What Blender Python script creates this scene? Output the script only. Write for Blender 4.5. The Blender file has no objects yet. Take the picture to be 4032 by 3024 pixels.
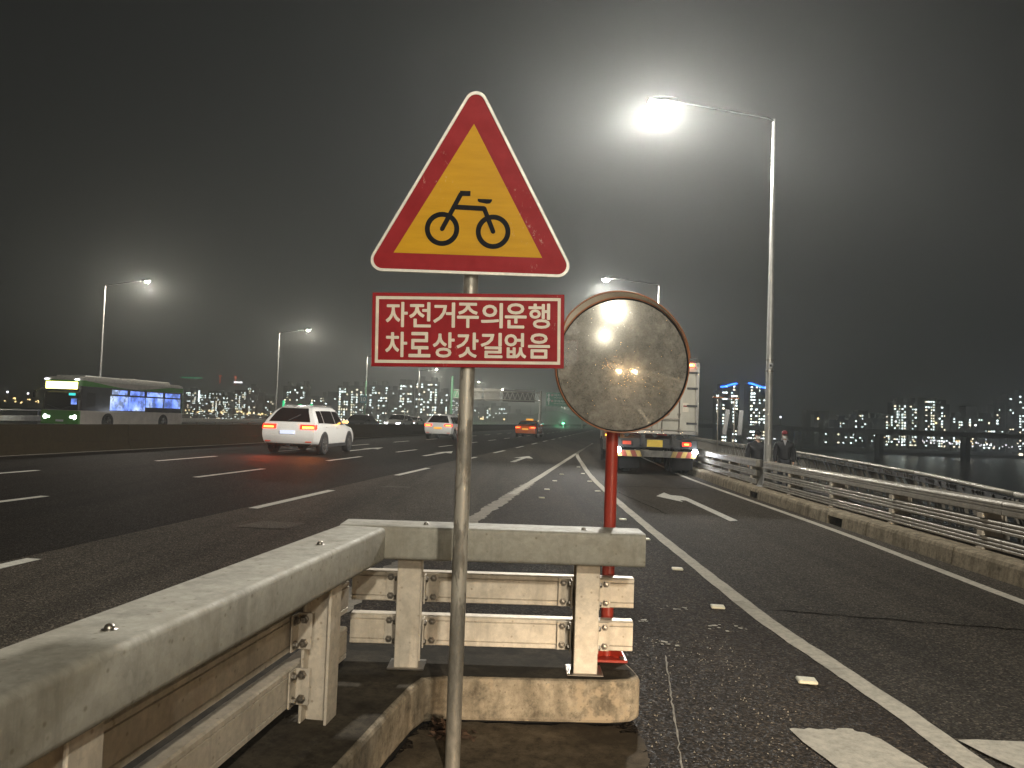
import bpy, bmesh, math, random
from mathutils import Vector, Matrix
R = math.radians
rnd = random.Random(7)
SC = bpy.context.scene
COL = SC.collection

# ------------------------------------------------------------------ camera, world, light, exposure
TH = R(7.9)                      # heading of the main road, clockwise from +Y
CS, SN = math.cos(TH), math.sin(TH)
def road(a, s):                  # lateral offset a (right positive), distance along the main road s
    return (a * CS + s * SN, -a * SN + s * CS)

cam_d = bpy.data.cameras.new('camera')
cam = bpy.data.objects.new('camera', cam_d)
COL.objects.link(cam)
cam.location = (0, 0, 1.4)
cam.rotation_mode = 'QUATERNION'
cam.rotation_quaternion = (Matrix.Rotation(R(90 + 2.74), 3, 'X') @ Matrix.Rotation(R(2.0), 3, 'Z')).to_quaternion()
cam_d.sensor_width = 36
cam_d.lens = 27.04
cam_d.clip_start = 0.05
cam_d.clip_end = 9000
SC.camera = cam

world = bpy.data.worlds.new('World')
SC.world = world
world.use_nodes = True
wn = world.node_tree.nodes
wl = world.node_tree.links
wn.clear()
w_out = wn.new('ShaderNodeOutputWorld')
sky = wn.new('ShaderNodeTexSky')
sky.sky_type = 'NISHITA'
sky.sun_disc = False
sky.sun_elevation = R(-6)
sky.sun_rotation = R(200)
bg_sky = wn.new('ShaderNodeBackground')
bg_sky.inputs['Strength'].default_value = 0.05
wl.new(sky.outputs['Color'], bg_sky.inputs['Color'])
bg_city = wn.new('ShaderNodeBackground')      # city glow in the low cloud, the same all round
bg_city.inputs['Color'].default_value = (0.96, 1.0, 0.92, 1)
bg_city.inputs['Strength'].default_value = 0.0125
add = wn.new('ShaderNodeAddShader')
wl.new(bg_sky.outputs[0], add.inputs[0])
wl.new(bg_city.outputs[0], add.inputs[1])
wl.new(add.outputs[0], w_out.inputs['Surface'])

LAMP_W = 3000.0                  # the street lamps along the slip road
FAR_LAMP_W = 1700.0
HAZE = 0.00138
HAZE_G = 0.69
SC.view_settings.view_transform = 'Standard'
SC.view_settings.look = 'None'
SC.view_settings.gamma = 1.0
SC.view_settings.use_curve_mapping = False
SC.view_settings.exposure = 0.0
SC.render.engine = 'CYCLES'
cy = SC.cycles
cy.max_bounces = 5
cy.diffuse_bounces = 2
cy.glossy_bounces = 3
cy.transmission_bounces = 3
cy.volume_bounces = 0
cy.transparent_max_bounces = 4
cy.sample_clamp_indirect = 4.0
cy.use_denoising = True
cy.caustics_reflective = False
cy.caustics_refractive = False

# ------------------------------------------------------------------ materials
MATS = {}
def new_mat(name):
    m = bpy.data.materials.new(name)
    m.use_nodes = True
    MATS[name] = m
    nt = m.node_tree
    return m, nt.nodes, nt.links, nt.nodes['Principled BSDF']

def _obj_coord(N, L, scale=(1, 1, 1)):
    tc = N.new('ShaderNodeTexCoord')
    mp = N.new('ShaderNodeMapping')
    mp.inputs['Scale'].default_value = scale
    L.new(tc.outputs['Object'], mp.inputs['Vector'])
    return mp.outputs['Vector']

def _noise(N, L, vec, scale, detail=4, rough=0.6):
    n = N.new('ShaderNodeTexNoise')
    n.inputs['Scale'].default_value = scale
    n.inputs['Detail'].default_value = detail
    n.inputs['Roughness'].default_value = rough
    L.new(vec, n.inputs['Vector'])
    return n.outputs['Fac']

def _ramp(N, L, fac, stops):
    r = N.new('ShaderNodeValToRGB')
    e = r.color_ramp.elements
    while len(e) < len(stops):
        e.new(0.5)
    for i, (p, c) in enumerate(stops):
        e[i].position = p
        e[i].color = (c[0], c[1], c[2], 1) if not isinstance(c, (int, float)) else (c, c, c, 1)
    L.new(fac, r.inputs['Fac'])
    return r.outputs['Color']

def _mix(N, L, fac, a, b, mode='MIX'):
    m = N.new('ShaderNodeMix')
    m.data_type = 'RGBA'
    m.blend_type = mode
    for sock, v in (('Factor', fac), ('A', a), ('B', b)):
        i = [q for q in m.inputs if q.name == sock and q.type == ('VALUE' if sock == 'Factor' else 'RGBA')][0]
        if hasattr(v, 'links') or isinstance(v, bpy.types.NodeSocket):
            L.new(v, i)
        else:
            i.default_value = v if sock == 'Factor' else (v[0], v[1], v[2], 1)
    return [q for q in m.outputs if q.type == 'RGBA'][0]

def _bump(N, L, P, h, strength, dist=0.01):
    b = N.new('ShaderNodeBump')
    b.inputs['Strength'].default_value = strength
    b.inputs['Distance'].default_value = dist
    L.new(h, b.inputs['Height'])
    L.new(b.outputs['Normal'], P.inputs['Normal'])

def mat(name, col, rough=0.5, metal=0.0, var=0.12, scale=6.0, stretch=(1, 1, 1), bump=0.0, bscale=40.0, spec=0.5, coat=0.0):
    m, N, L, P = new_mat(name)
    v = _obj_coord(N, L, stretch)
    f = _noise(N, L, v, scale, 5, 0.65)
    lo = tuple(max(0, c * (1 - var * 1.6)) for c in col)
    hi = tuple(min(1, c * (1 + var)) for c in col)
    L.new(_ramp(N, L, f, [(0.3, lo), (0.7, hi)]), P.inputs['Base Color'])
    P.inputs['Metallic'].default_value = metal
    rr = _ramp(N, L, f, [(0.3, min(1, rough * 1.15)), (0.7, rough * 0.85)])
    L.new(rr, P.inputs['Roughness'])
    P.inputs['Specular IOR Level'].default_value = spec
    P.inputs['Coat Weight'].default_value = coat
    P.inputs['Coat Roughness'].default_value = 0.08
    if bump:
        _bump(N, L, P, _noise(N, L, v, bscale, 4, 0.6), bump, 0.004)
    return m

def emit(name, col, strength, sample=True):
    m, N, L, P = new_mat(name)
    P.inputs['Base Color'].default_value = (col[0] * .5, col[1] * .5, col[2] * .5, 1)
    P.inputs['Emission Color'].default_value = (col[0], col[1], col[2], 1)
    P.inputs['Emission Strength'].default_value = strength
    P.inputs['Roughness'].default_value = 0.3
    if not sample:
        m.cycles.emission_sampling = 'NONE'
    return m

def asphalt(name, base, tint, grain=95.0, patch=True):
    m, N, L, P = new_mat(name)
    v = _obj_coord(N, L)
    big = _noise(N, L, v, 0.35, 5, 0.6)
    mid = _noise(N, L, v, 4.0, 5, 0.7)
    c = _ramp(N, L, big, [(0.32, tuple(x * 0.72 for x in base)), (0.68, tuple(x * 1.15 for x in base))])
    c = _mix(N, L, 0.55, c, _ramp(N, L, mid, [(0.3, tuple(x * 0.75 for x in tint)), (0.7, tuple(x * 1.2 for x in tint))]))
    vo = N.new('ShaderNodeTexVoronoi')
    vo.inputs['Scale'].default_value = grain
    L.new(v, vo.inputs['Vector'])
    stone = N.new('ShaderNodeSeparateColor')
    L.new(vo.outputs['Color'], stone.inputs[0])
    spk = _ramp(N, L, stone.outputs[0], [(0.0, 0.38), (0.5, 0.8), (0.82, 1.25), (0.96, 2.1), (1.0, 3.6)])
    c = _mix(N, L, 1.0, c, spk, 'MULTIPLY')
    trk = _noise(N, L, _obj_coord(N, L, (1.0, 0.05, 1)), 1.1, 4, 0.6)      # wheel tracks and drip lines along the lanes
    c = _mix(N, L, 1.0, c, _ramp(N, L, trk, [(0.35, 0.62), (0.5, 1.0), (0.65, 1.18)]), 'MULTIPLY')
    blot = _noise(N, L, v, 1.7, 6, 0.75)
    c = _mix(N, L, 1.0, c, _ramp(N, L, blot, [(0.40, 1.0), (0.62, 1.0), (0.70, 0.62)]), 'MULTIPLY')
    L.new(c, P.inputs['Base Color'])
    L.new(_ramp(N, L, stone.outputs[1], [(0.0, 0.5), (0.3, 0.8), (1.0, 0.95)]), P.inputs['Roughness'])
    P.inputs['Specular IOR Level'].default_value = 0.06
    _bump(N, L, P, vo.outputs['Distance'], 0.75, 0.006)
    return m

def concrete(name, base, stain, dirt=0.5, moss=None, flake=None):
    m, N, L, P = new_mat(name)
    v = _obj_coord(N, L)
    vs = _obj_coord(N, L, (1, 1, 0.22))
    big = _noise(N, L, v, 1.6, 6, 0.65)
    fine = _noise(N, L, v, 26.0, 6, 0.75)
    run = _noise(N, L, vs, 7.0, 5, 0.65)
    c = _ramp(N, L, fine, [(0.3, tuple(x * 0.62 for x in base)), (0.52, base), (0.75, tuple(min(1, x * 1.22) for x in base))])
    c = _mix(N, L, _ramp(N, L, run, [(0.40, 0.0), (0.66, dirt)]), c, stain)
    c = _mix(N, L, 1.0, c, _ramp(N, L, _noise(N, L, v, 11.0, 7, 0.8), [(0.34, 0.5), (0.5, 1.0), (0.7, 1.18)]), 'MULTIPLY')
    if moss:
        c = _mix(N, L, _ramp(N, L, big, [(0.45, 0.0), (0.62, 0.85)]), c, moss)
    if flake:
        c = _mix(N, L, _ramp(N, L, big, [(0.575, 0.0), (0.60, 0.85)]), c, flake)
    pit = N.new('ShaderNodeTexVoronoi')
    pit.inputs['Scale'].default_value = 34
    L.new(v, pit.inputs['Vector'])
    c = _mix(N, L, _ramp(N, L, pit.outputs['Distance'], [(0.06, 0.75), (0.16, 0.0)]), c, tuple(x * 0.35 for x in base))
    L.new(c, P.inputs['Base Color'])
    P.inputs['Roughness'].default_value = 0.92
    P.inputs['Specular IOR Level'].default_value = 0.08
    _bump(N, L, P, fine, 0.5, 0.006)
    return m

def galv(name, col, rough, metal, spangle=18.0):
    m, N, L, P = new_mat(name)
    v = _obj_coord(N, L)
    vo = N.new('ShaderNodeTexVoronoi')
    vo.inputs['Scale'].default_value = spangle * 3
    L.new(v, vo.inputs['Vector'])
    n = _noise(N, L, v, spangle, 6, 0.7)
    st = _noise(N, L, _obj_coord(N, L, (1, 1, .15)), 9, 5, 0.7)
    c = _ramp(N, L, n, [(0.3, tuple(x * 0.70 for x in col)), (0.7, tuple(min(1, x * 1.14) for x in col))])
    sep = N.new('ShaderNodeSeparateColor')
    L.new(vo.outputs['Color'], sep.inputs[0])
    c = _mix(N, L, 0.35, c, _ramp(N, L, sep.outputs[0], [(0, tuple(x * .8 for x in col)), (1, tuple(min(1, x * 1.15) for x in col))]))
    c = _mix(N, L, _ramp(N, L, st, [(0.52, 0.0), (0.72, 0.6)]), c, tuple(x * 0.45 for x in col))
    sp = N.new('ShaderNodeTexVoronoi'); sp.inputs['Scale'].default_value = 21
    L.new(v, sp.inputs['Vector'])
    c = _mix(N, L, _ramp(N, L, sp.outputs['Distance'], [(0.07, 0.55), (0.15, 0.0)]), c, (col[0] * .35, col[1] * .28, col[2] * .2))
    big = _noise(N, L, v, 2.3, 6, .7)
    c = _mix(N, L, _ramp(N, L, big, [(0.48, 0.0), (0.70, 0.45)]), c, (col[0] * .55, col[1] * .5, col[2] * .42))
    L.new(c, P.inputs['Base Color'])
    P.inputs['Metallic'].default_value = metal
    P.inputs['Specular IOR Level'].default_value = 0.22
    L.new(_ramp(N, L, n, [(0.3, rough * 1.2), (0.7, rough * 0.85)]), P.inputs['Roughness'])
    _bump(N, L, P, n, 0.12, 0.003)
    return m

def paint_mark(name, col, wear=0.45):
    m, N, L, P = new_mat(name)
    v = _obj_coord(N, L)
    f = _noise(N, L, v, 22, 6, 0.75)
    g = _noise(N, L, v, 3.0, 4, 0.6)
    c = _ramp(N, L, f, [(0.3, tuple(x * 0.6 for x in col)), (0.6, col)])
    c = _mix(N, L, _ramp(N, L, g, [(0.5, 0.0), (0.75, wear)]), c, tuple(x * 0.35 for x in col))
    L.new(c, P.inputs['Base Color'])
    P.inputs['Roughness'].default_value = 0.85
    P.inputs['Specular IOR Level'].default_value = 0.1
    _bump(N, L, P, f, 0.6, 0.004)
    return m

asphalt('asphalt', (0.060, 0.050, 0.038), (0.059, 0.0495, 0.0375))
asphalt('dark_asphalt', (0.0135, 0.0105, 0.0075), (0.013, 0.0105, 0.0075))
asphalt('gore_asphalt', (0.040, 0.030, 0.021), (0.038, 0.029, 0.021), 85)
asphalt('old_patch', (0.10, 0.088, 0.070), (0.10, 0.09, 0.07), 150)
concrete('barrier_concrete', (0.017, 0.0125, 0.006), (0.010, 0.007, 0.004), 0.6)  # shade of the barrier's unlit side put into the concrete colour
concrete('island_concrete', (0.32, 0.265, 0.19), (0.10, 0.08, 0.055), 0.85, None, (0.35, 0.275, 0.185))
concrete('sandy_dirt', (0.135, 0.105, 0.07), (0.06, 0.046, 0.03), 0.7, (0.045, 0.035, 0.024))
mat('crack_dark', (0.008, 0.007, 0.006), 0.95, spec=0.0)
concrete('island_top', (0.075, 0.062, 0.044), (0.032, 0.026, 0.019), 0.8, (0.024, 0.021, 0.015))  # mossy top, colour also darkened for low light that barely reaches it
concrete('kerb_concrete', (0.36, 0.30, 0.21), (0.13, 0.105, 0.07), 0.75)
concrete('walk_concrete', (0.12, 0.11, 0.10), (0.06, 0.055, 0.05), 0.6)
galv('galvanised', (0.34, 0.32, 0.265), 0.72, 0.05)
galv('galv_warm', (0.66, 0.58, 0.47), 0.55, 0.25)
galv('aluminium', (0.40, 0.37, 0.315), 0.5, 0.4, 10)
mat('rail_dim', (0.15, 0.135, 0.11), 0.55, 0.2)
mat('lamp_arm', (0.018, 0.018, 0.018), 0.8, 0.0, spec=.1)
galv('steel_pole', (0.36, 0.34, 0.31), 0.42, 0.7, 8)
mat('bolt_steel', (0.30, 0.27, 0.23), 0.35, 0.9)
mat('lamp_pole', (0.50, 0.49, 0.46), 0.45, 0.5)
mat('dark_metal', (0.05, 0.05, 0.05), 0.5, 0.4)
mat('far_rail', (0.55, 0.54, 0.50), 0.5, 0.4)
paint_mark('marking_white', (0.66, 0.63, 0.55), 0.35)
paint_mark('marking_edge', (0.55, 0.505, 0.415), 0.5)
paint_mark('marking_worn', (0.33, 0.295, 0.24), 0.7)
mat('stud_yellow', (0.78, 0.73, 0.55), 0.4)
mat('sign_red', (0.255, 0.013, 0.016), 0.6, 0, 0.10, 9, spec=0.1)
mat('sign_rim', (0.60, 0.57, 0.50), 0.45, 0.2, 0.1, 30)
mat('sign_black', (0.008, 0.008, 0.009), 0.7, 0, 0.0, spec=0.04)
mat('sign_cream', (0.62, 0.555, 0.44), 0.5, 0, 0.08, 14)
mat('red_post', (0.33, 0.032, 0.016), 0.35, 0, 0.12, 10, spec=0.6)
mat('orange_rim', (0.34, 0.13, 0.05), 0.45, 0, 0.15)
mat('rubber', (0.014, 0.013, 0.012), 0.85, 0, 0.2, spec=0.1)
mat('truck_dull', (0.15, 0.14, 0.12), 0.7, 0.1, 0.3)
mat('tyre', (0.014, 0.014, 0.014), 0.8, 0, 0.2)
mat('hood_cream', (0.84, 0.78, 0.66), 0.6, 0, 0.1, 10)
mat('car_white', (0.72, 0.70, 0.66), 0.22, 0, 0.03, coat=0.6)
mat('car_orange', (0.80, 0.17, 0.03), 0.25, 0, 0.05, coat=0.6)
mat('car_black', (0.012, 0.012, 0.014), 0.2, 0, 0.05, coat=0.6)
mat('car_glass', (0.008, 0.006, 0.006), 0.06, 0, 0.0, spec=0.7)
mat('black_plastic', (0.022, 0.021, 0.02), 0.6)
mat('chrome', (0.62, 0.60, 0.57), 0.2, 0.9)
mat('plate_white', (0.75, 0.76, 0.78), 0.5)
mat('plate_yellow', (0.72, 0.50, 0.06), 0.5)
mat('bus_green', (0.075, 0.30, 0.040), 0.3, 0, 0.08, coat=0.5)
mat('bus_white', (0.52, 0.47, 0.42), 0.35, 0, 0.12, 2, coat=0.3)
mat('bus_roof', (0.66, 0.63, 0.58), 0.4)
mat('truck_white', (0.46, 0.43, 0.35), 0.5, 0, 0.14, 3, (1, 1, .3))
mat('truck_red', (0.52, 0.03, 0.03), 0.3, coat=0.5)
mat('hazard_yellow', (0.52, 0.36, 0.10), 0.5)
mat('hazard_red', (0.26, 0.05, 0.03), 0.5)
mat('skin', (0.52, 0.31, 0.21), 0.55)
mat('jacket_black', (0.010, 0.010, 0.012), 0.7, bump=0.4, bscale=30)
mat('hoodie_grey', (0.34, 0.33, 0.33), 0.85)
mat('trousers_dark', (0.02, 0.021, 0.026), 0.85)
mat('cap_red', (0.22, 0.020, 0.028), 0.75)
mat('cap_black', (0.012, 0.012, 0.013), 0.75)
mat('mask_white', (0.78, 0.76, 0.70), 0.8)
mat('hair_black', (0.01, 0.009, 0.008), 0.6)
mat('shoe_dark', (0.03, 0.03, 0.03), 0.6)
mat('tower_wall', (0.080, 0.085, 0.080), 0.8, 0, 0.12, 0.06)
mat('tower_pale', (0.14, 0.15, 0.145), 0.8, 0, 0.12, 0.06)
mat('tower_dark', (0.045, 0.048, 0.050), 0.8, 0, 0.12, 0.06)
mat('hill', (0.030, 0.050, 0.034), 0.9, 0, 0.3, 0.03)
mat('bank', (0.035, 0.037, 0.036), 0.9, 0, 0.3, 0.02)
mat('far_deck', (0.30, 0.31, 0.31), 0.7)
mat('green_lit_post', (0.20, 0.52, 0.30), 0.5)  # green lamplight on the posts, put into their colour
mat('gantry_paint', (0.66, 0.64, 0.58), 0.5, 0.1)
mat('sign_back', (0.16, 0.15, 0.14), 0.6)
mat('sign_green', (0.02, 0.24, 0.13), 0.45)
mat('sign_white', (0.72, 0.78, 0.74), 0.5)
mat('sign_pink', (0.55, 0.38, 0.36), 0.5)
mat('sign_blue', (0.10, 0.30, 0.36), 0.5)
mat('litter_brown', (0.10, 0.055, 0.03), 0.9, 0, 0.4, 20)
mat('roof_box', (0.10, 0.10, 0.10), 0.7)
mat('boat_white', (0.45, 0.45, 0.45), 0.6)
mat('antenna_white', (0.22, 0.22, 0.21), 0.6)

emit('lamp_lens', (1.0, 0.97, 0.86), 120, False)
emit('lamp_lens_far', (1.0, 0.93, 0.75), 90, False)
emit('tail_red', (1.0, 0.022, 0.008), 4.0)
emit('tail_hot', (1.0, 0.22, 0.04), 7.0)
emit('turn_amber', (1.0, 0.36, 0.03), 14.0)
emit('head_warm', (1.0, 0.62, 0.28), 160.0, False)
emit('head_white', (0.90, 0.96, 1.0), 14.0)
emit('marker_white', (0.88, 0.95, 1.0), 60.0)
emit('beacon_red', (1.0, 0.07, 0.02), 16.0)
emit('beacon_core', (1.0, 0.55, 0.15), 10.0)
emit('dim_red', (0.8, 0.08, 0.03), 0.35)
emit('plate_lit', (0.75, 0.82, 1.0), 0.75)
emit('plate_lit_amber', (1.0, 0.45, 0.05), 0.9)
emit('bus_display', (1.0, 0.86, 0.25), 7)
emit('bus_cyan', (0.05, 0.9, 0.85), 1.0)
emit('window_cool', (0.80, 0.95, 0.92), 9.0, False)
emit('window_warm', (1.0, 0.88, 0.62), 7.0, False)
emit('blue_neon', (0.02, 0.14, 1.0), 14.0, False)
emit('green_neon', (0.05, 0.80, 0.32), 0.9, False)
emit('green_lamp', (0.15, 1.0, 0.50), 3.0, False)
emit('shore_white', (0.95, 0.95, 1.0), 6, False)
emit('shore_warm', (1.0, 0.72, 0.32), 6, False)
emit('obstruction_red', (1.0, 0.15, 0.05), 1.5, False)

def _bus_window():
    m, N, L, P = new_mat('bus_window')
    v = _obj_coord(N, L, (1, 1, 1))
    f = _noise(N, L, v, 0.7, 3, 0.5)
    g = _noise(N, L, v, 1.6, 3, 0.55)
    c = _ramp(N, L, f, [(0.32, (0.05, 0.10, 0.45)), (0.48, (0.18, 0.30, 0.90)), (0.66, (0.60, 0.72, 0.85))])
    c = _mix(N, L, _ramp(N, L, g, [(0.45, 0.0), (0.6, 0.75)]), c, (0.03, 0.045, 0.08))
    L.new(c, P.inputs['Emission Color'])
    P.inputs['Emission Strength'].default_value = 1.7
    P.inputs['Base Color'].default_value = (0.01, 0.01, 0.015, 1)
    P.inputs['Roughness'].default_value = 0.12
_bus_window()

def _sign_yellow():
    m, N, L, P = new_mat('sign_yellow')
    v = _obj_coord(N, L, (0.6, 1, 5))
    f = _noise(N, L, v, 9, 4, 0.6)
    L.new(_ramp(N, L, f, [(0.3, (0.46, 0.240, 0.005)), (0.7, (0.53, 0.285, 0.008))]), P.inputs['Base Color'])
    P.inputs['Roughness'].default_value = 0.55
    P.inputs['Specular IOR Level'].default_value = 0.1
    _bump(N, L, P, f, 0.12, 0.004)
    # chips and scratches in the sheeting
    for nm in ('sign_yellow', 'sign_red'):
        mm = MATS[nm]; N, L = mm.node_tree.nodes, mm.node_tree.links; P = N['Principled BSDF']
        w = _obj_coord(N, L, (1, 1, .5)); a = _noise(N, L, w, 38, 7, .8); b = _noise(N, L, w, 5, 3, .5)
        mu = N.new('ShaderNodeMath'); mu.operation = 'MULTIPLY'
        L.new(_ramp(N, L, a, [(.60, 0.0), (.66, 1.0)]), mu.inputs[0]); L.new(_ramp(N, L, b, [(.56, 0.0), (.66, .75)]), mu.inputs[1])
        old = P.inputs['Base Color'].links[0].from_socket
        L.new(_mix(N, L, mu.outputs[0], old, (.62, .52, .40)), P.inputs['Base Color'])
_sign_yellow()

def _mirror():
    m, N, L, P = new_mat('mirror_scuffed')
    v = _obj_coord(N, L)
    N.remove(P)
    gl = N.new('ShaderNodeBsdfGlossy')
    gl.inputs['Color'].default_value = (0.50, 0.49, 0.47, 1)
    gl.inputs['Roughness'].default_value = 0.045
    gr = N.new('ShaderNodeBsdfGlossy')
    gr.inputs['Color'].default_value = (0.42, 0.40, 0.35, 1)
    gr.inputs['Roughness'].default_value = 0.22
    df = N.new('ShaderNodeBsdfDiffuse')
    n = _noise(N, L, v, 14.0, 9, 0.85)
    vo = N.new('ShaderNodeTexVoronoi')
    vo.feature = 'DISTANCE_TO_EDGE'
    vo.inputs['Scale'].default_value = 26
    wv = N.new('ShaderNodeTexNoise')
    wv.inputs['Scale'].default_value = 11
    wv.inputs['Detail'].default_value = 6
    L.new(v, wv.inputs['Vector'])
    va = N.new('ShaderNodeMixRGB')
    va.inputs[0].default_value = 0.3
    L.new(v, va.inputs[1]); L.new(wv.outputs['Color'], va.inputs[2])
    L.new(va.outputs[0], vo.inputs['Vector'])
    scr = _ramp(N, L, vo.outputs['Distance'], [(0.0, 0.45), (0.03, 0.0)])
    col = _mix(N, L, n, (0.34, 0.315, 0.27), (0.64, 0.60, 0.52))
    L.new(col, df.inputs['Color'])
    fac = _ramp(N, L, n, [(0.34, 0.16), (0.5, 0.28), (0.68, 0.50)])
    m0 = N.new('ShaderNodeMixShader'); m0.inputs[0].default_value = 0.42
    L.new(gl.outputs[0], m0.inputs[1]); L.new(gr.outputs[0], m0.inputs[2])
    m1 = N.new('ShaderNodeMixShader')
    mx = N.new('ShaderNodeMath'); mx.operation = 'MAXIMUM'
    L.new(fac, mx.inputs[0]); L.new(scr, mx.inputs[1])
    L.new(mx.outputs[0], m1.inputs[0])
    L.new(m0.outputs[0], m1.inputs[1]); L.new(df.outputs[0], m1.inputs[2])
    L.new(m1.outputs[0], N['Material Output'].inputs['Surface'])
_mirror()

def _water():
    m, N, L, P = new_mat('water')
    v = _obj_coord(N, L)
    P.inputs['Base Color'].default_value = (0.006, 0.009, 0.014, 1)
    P.inputs['Roughness'].default_value = 0.22
    P.inputs['Specular IOR Level'].default_value = 0.25
    _bump(N, L, P, _noise(N, L, v, 0.35, 5, 0.6), 0.35, 0.5)
_water()

def _pole_peel():
    m, N, L, P = new_mat('pole_peeling')
    v = _obj_coord(N, L, (1, 1, 0.25))
    f = _noise(N, L, v, 13, 5, 0.6)
    g = _noise(N, L, _obj_coord(N, L, (1, 1, 0.4)), 40, 5, 0.7)
    c = _ramp(N, L, g, [(0.3, (0.16, 0.145, 0.12)), (0.7, (0.30, 0.275, 0.23))])
    # torn paper and paste left on the upper part of the pole
    tc = N.new('ShaderNodeTexCoord'); sx = N.new('ShaderNodeSeparateXYZ')
    L.new(tc.outputs['Object'], sx.inputs[0])
    band = _ramp(N, L, sx.outputs['Z'], [(0.0, 0.0), (0.55, 0.0), (0.72, 1.0), (0.98, 1.0)])
    mp = N.new('ShaderNodeMath'); mp.operation = 'MULTIPLY'
    L.new(_ramp(N, L, f, [(0.50, 0.0), (0.54, 0.9)]), mp.inputs[0]); L.new(band, mp.inputs[1])
    c = _mix(N, L, mp.outputs[0], c, (0.48, 0.44, 0.37))
    L.new(c, P.inputs['Base Color'])
    P.inputs['Metallic'].default_value = 0.35
    P.inputs['Roughness'].default_value = 0.45
    _bump(N, L, P, f, 0.15, 0.003)
_pole_peel()

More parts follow.
